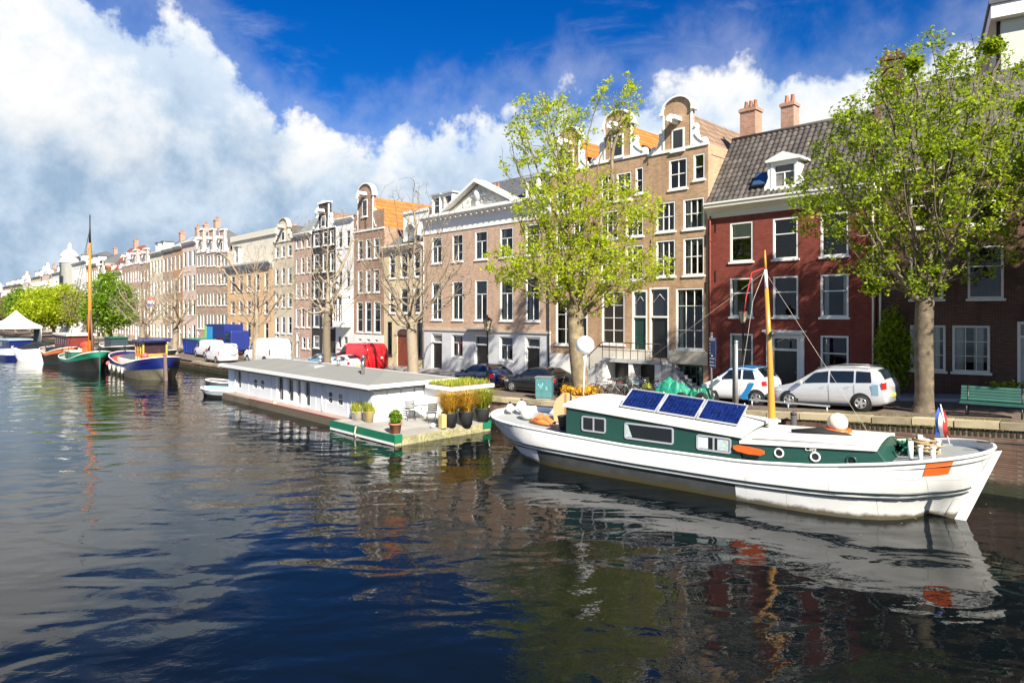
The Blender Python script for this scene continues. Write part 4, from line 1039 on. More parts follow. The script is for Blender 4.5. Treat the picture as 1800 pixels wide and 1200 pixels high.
# climbing shrub on the brick house wall
def bush(name, label, c, rx, ry, rz, n, size, leaf, seed, cat='shrub', stems=True):
    rg = np.random.default_rng(seed); root = empty(name, (c[0], c[1], c[2]), 0, label, cat)
    d = rg.normal(size=(n, 3)); d /= np.linalg.norm(d, axis=1)[:, None]; d *= (rg.random(n)**.45)[:, None]
    p = d*np.array([rx, ry, rz])+np.array([0, 0, rz*1.02]); p[:, :2] *= (1-.35*np.clip(p[:, 2:3]/(2*rz), 0, 1)) if rz > rx else 1
    link('foliage', leaf_mesh('foliage', p, 2, .05, size, leaf, seed), root)
    if stems:
        m = MB()
        for i in range(5): a = i*1.3; m.tube([(0, 0, 0), (.3*rx*math.cos(a), .3*ry*math.sin(a), rz*.6), (.5*rx*math.cos(a), .5*ry*math.sin(a), rz*1.4)], [.03, .022, .012], 5)
        m.build('stems', BARK, root)
    return root
kk = -9.2; pb = P(kk, facq(kk)-.45, zs(kk)+.1)
bush('climbing_shrub', 'tall green climbing shrub at the joint of the red and brown brick houses', pb, 1.05, .5, 2.0, 1500, .16, LEAF_G, 71)
# ------------------------------------------------------------------ boats
def smoothstep(x): x = max(0, min(1, x)); return x*x*(3-2*x)
def hull_rings(L, B, sheer, bow=2.5, stern=2.5, wl=.93, nx=34, draft=.6, stripe=.45, belly=1.02, rake=(0., 0.), full=2.3):
    """rings of the outside of a full-bodied hull, from one gunwale round to the other"""
    xs = [p[0] for p in sheer]; zz = [p[1] for p in sheer]; rings = []; info = []
    for i in range(nx+1):
        t = i/nx; x = L*(.5-.5*math.cos(math.pi*t))
        e = min(1, x/bow) if x < L/2 else min(1, (L-x)/stern)
        hw = B/2*(max(0., 1-(1-e)**full))**.5; hw = max(.05, hw); zg = float(np.interp(x, xs, zz))
        eb = max(0., min(1., (x-.35*bow)/(bow*1.1) if x < L/2 else (L-.28*stern-x)/(stern*1.1)))
        hb = max(.03, B/2*wl*(max(0., 1-(1-eb)**2.2))**.5)
        f = stripe
        mid = (hb+(hw-hb)*.62)*(belly if e > .6 else 1)
        half = [(hw, zg), (hb+(hw-hb)*.86 if e < .8 else hw*belly, zg*(.5+f*.5)+.0), (mid, zg*f), (hb, 0.02), (hb*.93, -draft*.7), (hb*.3, -draft)]
        sb_, ss_ = rake[0]*max(0, 1-x/bow)**1.5, rake[1]*max(0, 1-(L-x)/stern)**1.5
        xo = lambda z: x+(sb_-ss_)*(1-max(-.4, z)/zg)
        rings.append([(xo(z), -y, z) for y, z in half]+[(xo(z), y, z) for y, z in half[::-1]]); info.append((x, hw, zg, [(y, z, xo(z)) for y, z in half]))
    return rings, info
def build_hull(root, L, B, sheer, mu, ml, mid=None, midspan=None, rail=WHITE, stripe_m=None, deckm=None, deckdrop=.16, **kw):
    rings, info = hull_rings(L, B, sheer, **kw); n = len(rings[0]); vs = [p for r_ in rings for p in r_]; fs = []; mi = []
    for i in range(len(rings)-1):
        xm = (info[i][0]+info[i+1][0])/2
        for k_ in range(n-1):
            a = i*n+k_; fs.append((a, a+n, a+n+1, a+1))
            lowp = 2 <= k_ <= n-4
            mi.append(0 if not lowp else (2 if mid and midspan[0] < xm < midspan[1] else 1))
    fs.append(tuple(range(n))); mi.append(0); fs.append(tuple(range((len(rings)-1)*n, len(rings)*n))[::-1]); mi.append(0)
    me = bpy.data.meshes.new('hull'); me.from_pydata(vs, [], fs)
    for q in (mu, ml, mid or ml): me.materials.append(q)
    me.polygons.foreach_set('material_index', mi); me.polygons.foreach_set('use_smooth', [True]*len(fs)); me.update()
    h = link('hull', me, root)
    for sg in (-1, 1):
        MB().tube([(x, sg*hw, zg+.02) for x, hw, zg, _ in info], .05, 6).build('gunwale', rail, root)
        if stripe_m:
            for dz in (0., .13):
                MB().tube([(half[2][2]+(half[1][2]-half[2][2])*(dz+.03)/max(.1, half[1][1]-half[2][1]), sg*(half[2][0]+.012+(half[1][0]-half[2][0])*(dz+.03)/max(.1, half[1][1]-half[2][1])), half[2][1]+.03+dz) for x, hw, zg, half in info[1:-1]], .03, 5).build('rubbing_strake', stripe_m, root)
    dk = [[(x, -hw+.03, zg-deckdrop), (x, hw-.03, zg-deckdrop)] for x, hw, zg, _ in info]
    MB().loft(dk, False, False, closed=False, flip=True).build('deck', deckm or PLANK, root)
    return info
HWHITE = mat('white_gloss', (.80, .79, .76), .35, .04, 1.5, dirt=.10, coat=.2); HULLW = mat('hull_white', (.78, .77, .74), .38, .05, 1.2, dirt=.16, coat=.15)
HGREY = mat('hull_grey', (.055, .058, .058), .6, .25, 2., dirt=.4)
CABG = mat('cabin_green', (.016, .070, .055), .35, .10, 1., coat=.2); ROOFW = mat('roof_white', (.72, .70, .63), .6, .06, 1.5, dirt=.12)
STRIPE = mat('strake_green', (.012, .022, .02), .4, .1)
ORNG = mat('signal_orange', (.75, .13, .02), .45, .1, 4.)
PANEL = mat('solar_cell', (.005, .014, .085), .18, .25, 6., spec=.4); ALU = mat('aluminium', (.62, .63, .65), .35, .05, 4., metal=.5)
MAST = mat('mast_varnish', (.55, .27, .04), .35, .12, 4., coat=.3)
for q_ in (HULLW, HGREY): waterline(q_, .15, (.075, .06, .02), fade=.16)
def streaks(m, col, amt=.5):   # rust and dirt running down the plating
    t = NT(m.node_tree); b = m.node_tree.nodes['Principled BSDF']; src = b.inputs['Base Color'].links[0].from_socket
    tcn = t.n('ShaderNodeTexCoord'); mp = t.n('ShaderNodeMapping'); t.L.new(tcn.outputs['Object'], mp.inputs[0]); mp.inputs['Scale'].default_value = (5., 5., .5)
    n = t.noise(mp.outputs[0], 1., 5., .7); t.L.new(t.mix(t.smooth(n.outputs[0], .60, .80, 0, amt), src, c4(col)), b.inputs['Base Color'])

def plates(m):   # riveted plating: thin seams between the plates
    t = NT(m.node_tree); b = m.node_tree.nodes['Principled BSDF']; src = b.inputs['Base Color'].links[0].from_socket
    tcn = t.n('ShaderNodeTexCoord'); s = t.n('ShaderNodeSeparateXYZ'); t.L.new(tcn.outputs['Object'], s.inputs[0]); cb = t.n('ShaderNodeCombineXYZ'); t.L.new(s.outputs[0], cb.inputs[0]); t.L.new(s.outputs[2], cb.inputs[1])
    bt = t.n('ShaderNodeTexBrick'); t.L.new(cb.outputs[0], bt.inputs['Vector'])
    for k_, v in (('Scale', 1.), ('Brick Width', 2.3), ('Row Height', .66), ('Mortar Size', .008), ('Mortar Smooth', .4)): bt.inputs[k_].default_value = v
    t.L.new(t.mix(t.math('MULTIPLY', bt.outputs['Fac'], .45), src, (.25, .22, .18, 1)), b.inputs['Base Color'])
    bp = t.n('ShaderNodeBump'); bp.inputs['Strength'].default_value = .6; bp.inputs['Distance'].default_value = .01; bp.invert = True
    n = t.noise(tcn.outputs['Object'], 1.1, 3.); t.L.new(t.math('MULTIPLY_ADD', n.outputs[0], -1.5, bt.outputs['Fac']), bp.inputs['Height']); t.L.new(bp.outputs[0], b.inputs['Normal'])
streaks(HULLW, (.33, .23, .13), .7); plates(HULLW); streaks(CABG, (.05, .11, .09), .5); streaks(ROOFW, (.42, .38, .30), .4)
B2X, B2Y = .777, -.629; RZ2 = math.atan2(B2Y, B2X)
def P2(k2, q2, z=0.): return Vector((q2*.629+k2*.777, q2*.777-k2*.629, z))
BK, BQ = -18.5, 22.25
boat = empty('barge', P2(BK, BQ), RZ2, 'white houseboat barge with dark green cabin and solar panels, nearest the viewer', 'barge')
SH = [(0, 1.55), (1.2, 1.46), (3, 1.36), (4.8, 1.29), (7.5, 1.21), (11.5, 1.24), (13.5, 1.42), (15.2, 1.70), (16.6, 1.95), (17.5, 2.1)]
info = build_hull(boat, 17.5, 4.45, SH, HULLW, HULLW, HGREY, (3.4, 11.3), HWHITE, STRIPE, mat('deck_grey', (.35, .37, .36), .7, .12), bow=3.4, stern=3.9, wl=.95, stripe=.40, draft=.8, rake=(.7, .95), full=3.3)
def cabin(x0, x1, hw0, hw1, zb, z0, z1, slant=0., name='cabin', roofm=ROOFW, cam_=.15, over=.10):
    mb = MB(); mb.hexa([(x0,-hw0,zb),(x1+slant,-hw1,zb),(x1+slant,hw1,zb),(x0,hw0,zb),(x0,-hw0,z0),(x1,-hw1,z1),(x1,hw1,z1),(x0,hw0,z0)])
    c = mb.build(name, CABG, boat, bevel=.02)
    rg = []
    for i in range(9):
        f = -1+2*i/8; rg.append([(x0-over, f*(hw0+.07), z0+.02+cam_*(1-f*f)), (x1+over*.6, f*(hw1+.07), z1+.02+cam_*(1-f*f))])
    r_ = MB().loft(rg, False, True, closed=False)
    lo = [[(a[0], a[1], a[2]-.09) for a in g_] for g_ in rg]
    r_.loft(lo[::-1], False, True, closed=False)
    for e in (0, 1): r_.loft([[g_[e] for g_ in rg], [g_[e] for g_ in lo]], False, False, closed=False, flip=(e == 1))
    r_.add([rg[0][0], rg[0][1], lo[0][1], lo[0][0], rg[-1][0], rg[-1][1], lo[-1][1], lo[-1][0]], [(0,3,2,1),(4,5,6,7)])
    r_.build('cabin_roof', roofm, boat)
    return c
cabin(4.6, 11.2, 1.86, 1.88, .9, 2.36, 1.98)
cabin(11.22, 14.85, 1.84, 1.40, .9, 1.80, 1.98, slant=.75, name='fore_cabin', over=.06)
def zroof(x): return 2.36+(1.98-2.36)*(x-4.6)/6.6
def boat_window(x0, x1, z0, z1, split=None, curtain=False, side=-1, yy=1.874):
    w_, h_ = x1-x0, z1-z0; r_ = .09; n = 5; o = []; i_ = []
    for cx, cz, a0 in ((x1-r_, z1-r_, 0), (x0+r_, z1-r_, 90), (x0+r_, z0+r_, 180), (x1-r_, z0+r_, 270)):
        for k_ in range(n):
            a = R(a0+90*k_/(n-1)); o.append((cx+r_*math.cos(a), cz+r_*math.sin(a))); i_.append((cx+(r_-.055)*math.cos(a), cz+(r_-.055)*math.sin(a)))
    mb = MB(); m_ = len(o); y0, y1 = -yy-.03, -yy
    mb.loft([[(x, y1, z) for x, z in o], [(x, y0, z) for x, z in o], [(x, y0, z) for x, z in i_], [(x, y1-.004, z) for x, z in i_]], False, False, flip=True)
    if split: mb.box(x0+w_*split-.025, x0+w_*split+.025, y0, y1, z0+.05, z1-.05)
    wn_ = mb.build('window', ALU, boat)
    MB().add([(x, -yy-.008, z) for x, z in i_], [tuple(range(m_-1, -1, -1))]).build('pane', DGLASS, wn_)
    for a, b in curtain or ():
        xa, xb = x0+.06+(w_-.12)*a, x0+.06+(w_-.12)*b
        MB().add([(xa, -yy-.013, z0+.07), (xb, -yy-.013, z0+.07), (xb*.3+xa*.7 if b-a < .3 else xb, -yy-.013, z1-.07), (xa, -yy-.013, z1-.07)], [(0,1,2,3)]).build('curtain', mat('net_curtain', (.50, .60, .58), .6, .2, 9.), wn_)
boat_window(5.32, 6.34, 1.47, 2.03, .5)
boat_window(7.1, 8.95, 1.40, 1.97, None, [(0, .14)])
boat_window(9.75, 10.9, 1.36, 1.86, .5, [(0, .32), (.62, .97)])
for i, x in enumerate((12.3, 13.3, 14.25)):
    yv = 1.84-(x-11.22)/3.63*.40
    pr_ = MB().ring((x, -yv-.01, 1.56), .125, .028, 'y', 20, 6).build('porthole', HWHITE if i < 2 else CABG, boat)
    MB().cyl((x, -yv-.012, 1.56), (x, -yv+.02, 1.56), .115, 18).build('pane', DGLASS, pr_)
yb = 1.87
bd = [(0, .06), (.12, .12), (.5, .15), (.88, .12), (1., .06)]
MB().loft([[(10.98+.95*t, -yb-.03, 1.62-.05*t-h_), (10.98+.95*t, -yb-.03, 1.62-.05*t+h_*.5), (10.98+.95*t, -yb-.09, 1.62-.05*t+h_*.5), (10.98+.95*t, -yb-.09, 1.62-.05*t-h_)] for t, h_ in bd], True, False).build('orange_board', ORNG, boat)
# tiny white lettering on the fore cabin
tx = bpy.data.curves.new('lettering', 'FONT'); tx.body = 'Cats'; tx.size = .17; tx.extrude = .002; tx.shear = .2
to = bpy.data.objects.new('lettering', tx); COL.objects.link(to)
lme = bpy.data.meshes.new_from_object(to); bpy.data.objects.remove(to); lme.materials.clear(); lme.materials.append(HWHITE)
lo_ = link('lettering', lme, boat, (13.02, -1.662, 1.725)); lo_.rotation_euler = (R(90), 0, R(6.3))
MB().tube([(11.5, -1.76, 1.90), (13.1, -1.6, 1.98), (14.6, -1.42, 2.06)], .02, 5).build('grab_rail', GALV, boat)
MB().box(7.9, 8.7, -2.2, -2.1, .78, .85).build('fender_bracket', HGREY, boat)
for x in (5.2, 6.7, 10.4): MB().sphere((x, -2.11, .98), .035, 8, 5).build('scupper', HGREY, boat)
MB().hexa([(16.30,-.05,-.6),(16.62,-.05,-.6),(16.62,.05,-.6),(16.30,.05,-.6),(17.46,-.05,2.0),(17.66,-.05,2.06),(17.66,.05,2.06),(17.46,.05,2.0)]).build('rudder', HWHITE, boat, bevel=.02)
ob = []
def hull_pt(x, f, off=.012):   # on the near side, f: 0 gunwale .. 1 second level
    c = lambda j, m: float(np.interp(x, [i[0] for i in info], [i[3][j][m] for i in info]))
    return (c(0, 2)+(c(1, 2)-c(0, 2))*f, -(c(0, 0)+(c(1, 0)-c(0, 0))*f)-off, c(0, 1)+(c(1, 1)-c(0, 1))*f)
for x in (16.15, 16.3, 16.45, 16.6, 16.72): ob.append([hull_pt(x, .06), hull_pt(x, .75)])
MB().loft(ob, False, True, closed=False, flip=True).build('orange_band', ORNG, boat)
for x in (15.85, 16.15):
    for y in (-.75, .45): MB().cyl((x, y, 1.5), (x, y, 2.05), .06, 10).cyl((x, y, 2.05), (x, y, 2.09), .08, 10).build('bitt', HWHITE, boat)
MB().cyl((15.55, -.3, 1.5), (15.55, -.3, 2.1), .07, 10).build('vent_pipe', HWHITE, boat); MB().cyl((15.7, .4, 1.5), (15.7, .4, 2.2), .07, 10).build('vent_pipe', HWHITE, boat)
# mast with halyards
mx_ = 11.55
mst = MB().tube([(mx_, .1, 1.8), (mx_-.03, .1, 2.4), (mx_-.1, .1, 4.6), (mx_-.2, .1, 6.6)], [.12, .12, .085, .065], 10).build('mast', MAST, boat)
MB().tube([(mx_-.2, .1, 6.6), (mx_-.235, .1, 7.25)], [.06, .05], 8).build('mast_head', HWHITE, mst)
MB().tube([(mx_-.235, .1, 7.25), (mx_-.25, .1, 7.9)], [.05, .02], 8).build('mast_top', MAST, mst)
MB().cyl((mx_, .1, 1.8), (mx_, .1, 2.3), .16, 12).build('mast_foot', HWHITE, mst)
MB().sphere((mx_+.02, -.05, 5.1), .10, 10, 8).build('block', IRON, mst)
for pts, r_ in (([(mx_-.23, .1, 7.3), (mx_-.55, -.2, 6.2), (mx_-1.0, -.6, 2.2)], .008), ([(mx_-.2, .1, 7.1), (14.5, -.3, 2.15)], .005), ([(mx_-.22, .1, 7.2), (4.8, .3, 2.5)], .004)):
    MB().tube(pts, r_, 4).build('halyard', mat('rope', (.45, .40, .32), .9), mst)
MB().tube([(mx_-.24, .1, 7.32), (mx_-.62, -.1, 7.15), (mx_-.78, -.2, 6.3), (mx_-.85, -.2, 5.7)], [.012, .022, .02, .008], 6).build('pennant', mat('red_cloth', (.55, .03, .04), .8), mst)
# --- things lying on the barge: solar panels
pn_me = None
for i in range(3):
    k_ = 6.55+i*1.46; lp = P2(BK, BQ)
    c_, s_ = math.cos(RZ2), math.sin(RZ2); lx, ly = k_, -1.25; zz = zroof(k_)+.16
    pr_ = empty('solar_panel', (lp.x+lx*c_-ly*s_, lp.y+lx*s_+ly*c_, zz), RZ2, ['blue solar panel, left one of three on the barge roof', 'blue solar panel, middle one of three on the barge roof', 'blue solar panel, right one of three nearest the mast'][i], 'solar panel', 'solar panels on the barge')
    tl = R(33)
    fr_ = MB(); w_, l_ = 1.42, 1.02
    fr_.box(0, w_, 0, .04, 0, .04).box(0, w_, l_-.04, l_, 0, .04).box(0, .04, .04, l_-.04, 0, .04).box(w_-.04, w_, .04, l_-.04, 0, .04).box(.04, w_-.04, .04, l_-.04, .005, .015)
    f_ = fr_.build('frame', ALU, pr_); f_.rotation_euler = (tl, math.atan(.38/6.6), 0)
    ce = MB().box(.004, .130, .004, .152, .016, .022).mesh('cell', PANEL) if i == 0 else ce
    for a in range(10):
        for b in range(6): link('cell', ce, f_, (.05+a*.132, .05+b*.154, 0))
    MB().cyl((.1, l_*math.cos(tl), l_*math.sin(tl)), (.1, l_*math.cos(tl)+.1, -.05), .018, 6).cyl((w_-.1, l_*math.cos(tl), l_*math.sin(tl)), (w_-.1, l_*math.cos(tl)+.1, -.05), .018, 6).build('leg', ALU, pr_)
def on_boat(x, y, z):
    lp = P2(BK, BQ); c_, s_ = math.cos(RZ2), math.sin(RZ2); x *= .936; y *= 1.12; z += .40
    return (lp.x+x*c_-y*s_, lp.y+x*s_+y*c_, z)
# orange ring with white fender ball on the fore cabin
o = empty('fender_ball', on_boat(14.45, .1, 1.67), RZ2, 'white fender ball lying in an orange ring on the fore cabin', 'fender')
MB().sphere((0, 0, .30), .30, 16, 10).build('ball', mat('fender_cream', (.78, .70, .55), .5, .06, 4.), o); MB().ring((0, 0, .06), .34, .075, 'z', 24, 8).build('ring', ORNG, o)
o = empty('black_bundle', on_boat(13.9, -.25, 1.64), RZ2+.1, 'folded black cover lying on the fore cabin roof', 'cover')
m_ = MB()
for i in range(5): m_.tube([(-.7+i*.1, -.25+i*.11, .05), (.1, -.2+i*.1, .08+.02*(i % 2)), (1.0-i*.08, -.22+i*.1, .05)], [.05, .085, .05], 6)
m_.build('cover', RUBBER, o)
# flag at the stern
o = empty('flag', on_boat(17.55, .35, 1.6), RZ2, 'red white and blue flag on a short white staff at the barge stern', 'flag')
MB().tube([(0, 0, 0), (-.22, 0, 1.15)], [.022, .014], 6).build('staff', WHITE, o)
for i, cl in enumerate(((.60, .04, .03), (.75, .74, .72), (.04, .10, .42))):
    rg = []
    for j in range(7):
        t = j/6; rg.append([(-.20+.09*t+.16*(1-i)*(.25+t*.6)+.03*math.sin(5*t+i), .05*math.sin(t*6+i), 1.05-.85*t), (-.20+.09*t+.16*(0-i)*(.25+t*.6)+.03*math.sin(5*t+i+1), .05*math.sin(t*6+i+1), 1.05-.85*t)])
    MB().loft(rg, False, True, closed=False).build('stripe', mat('flagcloth%d' % i, cl, .85, .05), o)
# stern deck clutter
bush_ = None
o = empty('rope_heap', on_boat(16.95, .2, 1.28), RZ2, 'coil of tan rope on the barge stern deck', 'rope')
m_ = MB(); rr_ = random.Random(2)
for i in range(9): m_.ring((rr_.uniform(-.15, .15), rr_.uniform(-.15, .15), .05+i*.045), rr_.uniform(.2, .34), .03, 'z', 16, 5)
m_.build('coil', mat('tan_rope', (.42, .30, .15), .9, .2, 8.), o)
o = empty('green_tarp', on_boat(16.35, .55, 1.2), RZ2, 'small green net heaped behind the fore cabin', 'net')
m_ = MB()
for i in range(14): m_.tube([(rr_.uniform(-.3, .4), rr_.uniform(-.4, .4), rr_.uniform(0, .1)), (rr_.uniform(-.2, .3), rr_.uniform(-.3, .3), rr_.uniform(.15, .42)), (rr_.uniform(-.3, .5), rr_.uniform(-.4, .4), 0)], .05, 5)
m_.build('net', mat('net_green', (.02, .22, .10), .8, .2), o)
# bow clutter
for (x, y, r_), lb in zip(((1.75, -.35, .29), (.85, .25, .24), (.45, -.05, .18)), ('large round white fender on the barge foredeck', 'white fender near the bow tip of the barge', 'small white fender at the very bow of the barge')):
    o = empty('fender', on_boat(x, y, .92+.15*(x < 1)), 0, lb, 'fender'); MB().sphere((0, 0, r_), r_, 14, 10, 1.05).build('ball', HWHITE, o); MB().cyl((0, 0, r_*2), (0, 0, r_*2+.1), .05, 8).build('eye', IRON, o)
o = empty('wooden_hatch', on_boat(3.3, .35, .85), RZ2+.15, 'tan wooden shield-shaped board standing on the foredeck', 'board')
pp = [(-.55, 0), (.55, 0), (.62, .5), (.45, .95), (.12, 1.22), (-.12, 1.22), (-.45, .95), (-.62, .5)]
TANW = mat('tan_wood', (.60, .38, .20), .6, .10, 5.)
MB().prism(pp, -.04, .04).build('board', TANW, o); MB().box(-.03, .03, -.07, -.04, .02, 1.2).build('batten', WOOD, o)
o = empty('orange_tarp', on_boat(2.7, -.55, .85), RZ2, 'crumpled orange sail bag on the barge foredeck', 'bag')
m_ = MB()
for i in range(8): m_.tube([(-.5+i*.05, rr_.uniform(-.2, .2), .08), (-.1+i*.06, rr_.uniform(-.15, .15), .2+.12*math.sin(i)), (.4+i*.03, rr_.uniform(-.2, .2), .06)], [.05, .14, .05], 7)
m_.build('bag', mat('orange_cloth', (.70, .20, .05), .8, .2, 6.), o)
o = empty('tub', on_boat(4.15, -.55, .80), RZ2, 'black tub standing against the front of the green cabin', 'tub')
MB().lathe([(.36, 0), (.44, .46), (.46, .5), (.40, .5), (.34, .06), (.01, .06)], n=20).build('tub', RUBBER, o)
o = empty('white_drum', on_boat(4.35, .45, .80), RZ2, 'white drum behind the black tub on the foredeck', 'drum'); MB().lathe([(.3, 0), (.32, .05), (.32, .85), (.28, .92), (.01, .93)], n=18).build('drum', HWHITE, o)
o = empty('globe_lamp', on_boat(4.6, -.2, .8), 0, 'round white globe on a slim white pole at the front of the cabin', 'lamp')
MB().cyl((0, 0, 0), (0, 0, 1.0), .045, 10).build('pole_foot', MAST, o); MB().tube([(0, 0, 1.0), (.06, 0, 2.6), (.08, 0, 2.95)], [.03, .03, .09], 10).build('pole', WHITE, o); MB().sphere((.08, 0, 3.32), .37, 20, 14).build('globe', mat('opal_globe', (.85, .83, .85), .3, .03), o)
# mooring ropes to the quay
for i, (a, b) in enumerate(((on_boat(18.3, .5, 1.75), P(2.5, quayq(2.5)+.1, zs(2.5)-.1)), (on_boat(18.2, .8, 1.7), P(4.5, quayq(4.5)+.1, zs(4.5)-.35)))):
    a = Vector(a); md = (a+b)/2-Vector((0, 0, .25)); tag(MB().tube([a, md, b], .02, 5).build('mooring_rope', mat('dark_rope', (.06, .055, .05), .9)), ['upper dark mooring rope running from the barge stern to the quay', 'lower dark mooring rope running from the barge stern to the quay'][i], 'rope', 'barge mooring ropes')

# ------------------------------------------------------------------ flat houseboat with terrace
KH, QH = -46.1, 17.3
hb_ = empty('houseboat', P(KH, QH, 0), RZ, 'long low pale grey houseboat with a flat grey roof', 'houseboat')
def kx(px, q=QH): Y = q/(NY+NX*(px-900)/1150); return (q*NY-Y)/(-UY)-KH
LH, WH = 18.3, 4.6
BOARD = mat('pale_board', (.60, .62, .65), .6, .05, 2., dirt=.08); BOARDW = mat('white_board', (.80, .80, .78), .5, .04, 2.)
PONT = mat('pontoon', (.09, .075, .05), .85, .3, 1.5, dirt=.5, bump=.3)
MB().box(-.9, LH+.2, -.62, WH+.5, -.6, .38).build('pontoon', PONT, hb_)
MB().box(-.9, LH-1.8, -.62, 0, .383, .45).build('walkway', mat('walkway', (.36, .28, .23), .85, .15, 2., dirt=.3), hb_)
MB().box(5., LH-1.8, -.635, -.622, .41, .455).build('red_line', mat('red_paint', (.45, .06, .07), .5, .1), hb_)
zw = 2.05
ops = []
def hw_(px0, px1, z0, z1): a, b = kx(px0-1.), kx(px1+1.2); ops.append((round(a, 3), round(b, 3), z0, z1)); return a, b
spec_h = [(418, 423.5, .75, 1.95), (446, 451.5, .95, 1.6), (458, 464, .95, 1.6), (490, 497.5, .55, 1.95), (507, 515, .62, 1.95), (523, 528, .55, 1.95), (537, 544.5, .55, 1.95), (577, 584, .95, 1.62), (594, 602, .95, 1.62)]
for a, b, c, d in spec_h:
    xa, xb = hw_(a, b, c, d)
wm_ = wall_mesh(LH, WH, .38, zw, ops, .1); wm_.build('wall', BOARD, hb_)
for (a, b, c, d), (xa, xb, _, _) in zip(spec_h, ops): add_window(hb_, xa, xb, c, d, SASH if d < 1.7 else S1, fm=BOARDW, gm=DGLASS, fw=.04, sill=False, y=-.02)
for i in range(1, 16):
    x = i*LH/16
    if any(a-.1 < x < b+.1 for a, b, _, _ in ops): continue
    MB().box(x-.03, x+.03, -.025, 0, .45, zw).build('batten', BOARDW if i % 5 == 0 else BOARD, hb_)
for xa, xb in ((kx(486), kx(489.5)), (kx(499), kx(505)), (kx(517), kx(522)), (kx(530), kx(535))): MB().box(xa, xb, -.04, 0, .42, zw).build('white_post', BOARDW, hb_)
# end wall with white panels and a grey door
for i in range(4): MB().box(LH, LH+.04, .1+i*.82, .82+i*.82, .45, zw-.1).build('end_panel', BOARDW, hb_)
MB().box(LH+.002, LH+.05, 3.45, 3.95, .5, 1.95).build('end_door', mat('grey_glaze', (.40, .42, .43), .3, .1), hb_)
MB().box(-.45, LH+.4, -.45, WH+.45, zw, zw+.07).build('soffit', HGREY, hb_)
fa = MB(); fz0, fz1 = zw+.072, zw+.27
fa.box(-.5, LH+.45, -.5, -.44, fz0, fz1).box(-.5, LH+.45, WH+.44, WH+.5, fz0, fz1).box(-.5, -.44, -.44, WH+.44, fz0, fz1).box(LH+.39, LH+.45, -.44, WH+.44, fz0, fz1)
fa.build('fascia', BOARDW, hb_)
e = .42; rx0, rx1, ry0, ry1 = -e, LH+.37, -e, WH+e
MB().add([(rx0,ry0,fz1-.03),(rx1,ry0,fz1-.03),(rx1,ry1,fz1-.03),(rx0,ry1,fz1-.03),(rx0+2.6,WH/2,2.70),(rx1-2.6,WH/2,2.70)], [(0,1,5,4),(1,2,5),(2,3,4,5),(3,0,4)]).build('roof', GREYROOF, hb_)
for px in (563, 595):
    x = kx(px, QH+2.2); MB().cyl((x, 2.2, 2.7), (x, 2.2, 3.0), .09, 10).lathe([(.16, 3.0), (.18, 3.08), (.06, 3.22)], (x, 2.2, 0), 10).build('roof_vent', GALV, hb_)
x = kx(641, QH+1.3); MB().cyl((x, 1.2, 2.45), (x, 1.2, 3.45), .10, 12).cyl((x, 1.2, 3.45), (x, 1.2, 3.52), .13, 12).build('flue', CHROME, hb_)
for i in range(1, 8):
    x = i*LH/8; zt_ = lambda y: fz1-.03+(2.70-fz1+.03)*(y+.42)/(WH/2+.42)
    if 2.4 < x < LH-2.3: MB().hexa([(x-.03,-.40,zt_(-.40)),(x+.03,-.40,zt_(-.40)),(x+.03,2.28,zt_(2.28)),(x-.03,2.28,zt_(2.28)),(x-.03,-.40,zt_(-.40)+.014),(x+.03,-.40,zt_(-.40)+.014),(x+.03,2.28,zt_(2.28)+.014),(x-.03,2.28,zt_(2.28)+.014)]).build('roof_seam', mat('seam', (.19, .19, .18), .9), hb_)
MB().box(9.2, 10.1, 1.2, 1.9, 2.45, 2.66).build('roof_hatch', ZINC, hb_)
MB().tube([(3.2, 2.1, 2.75), (3.2, 2.1, 3.6)], .018, 5).tube([(2.8, 2.1, 3.5), (3.6, 2.1, 3.5)], .012, 5).build('aerial', GALV, hb_)
MB().tube([(1.4, -.06, .5), (1.4, -.06, zw)], .03, 6).build('downpipe', BOARDW, hb_); MB().tube([(13.4, -.06, .5), (13.4, -.06, zw)], .03, 6).build('downpipe', BOARDW, hb_)
# annex with planted roof
ax0, ax1, ay0, ay1 = LH+.0, LH+2.4, 3.1, 5.6
MB().box(LH+.06, ax1, ay0+.02, ay1, .38, 1.95).build('annex_wall', BOARDW, hb_)
MB().box(LH+.46, ax1+.2, ay0-.2, ay1+.15, 1.95, 2.13).build('annex_fascia', BOARDW, hb_)
MB().box(LH+.5, ax1+.12, ay0-.1, ay1+.05, 2.131, 2.18).build('annex_soil', mat('sedum_soil', (.20, .13, .05), .95, .3, 4.), hb_)
rg_ = random.Random(6)
SEDUM = leafmat('sedum', (.14, .24, .02), (.45, .42, .05), .3)
vs, fs = blades(1500, lambda: (LH+.5+rg_.uniform(0, 2.), ay0-.08+rg_.uniform(0, 2.6), 2.18), .22, .02, rg_)
o = MB().add(vs, fs).build('roof_plants', SEDUM, hb_); o['kind'] = 'stuff'
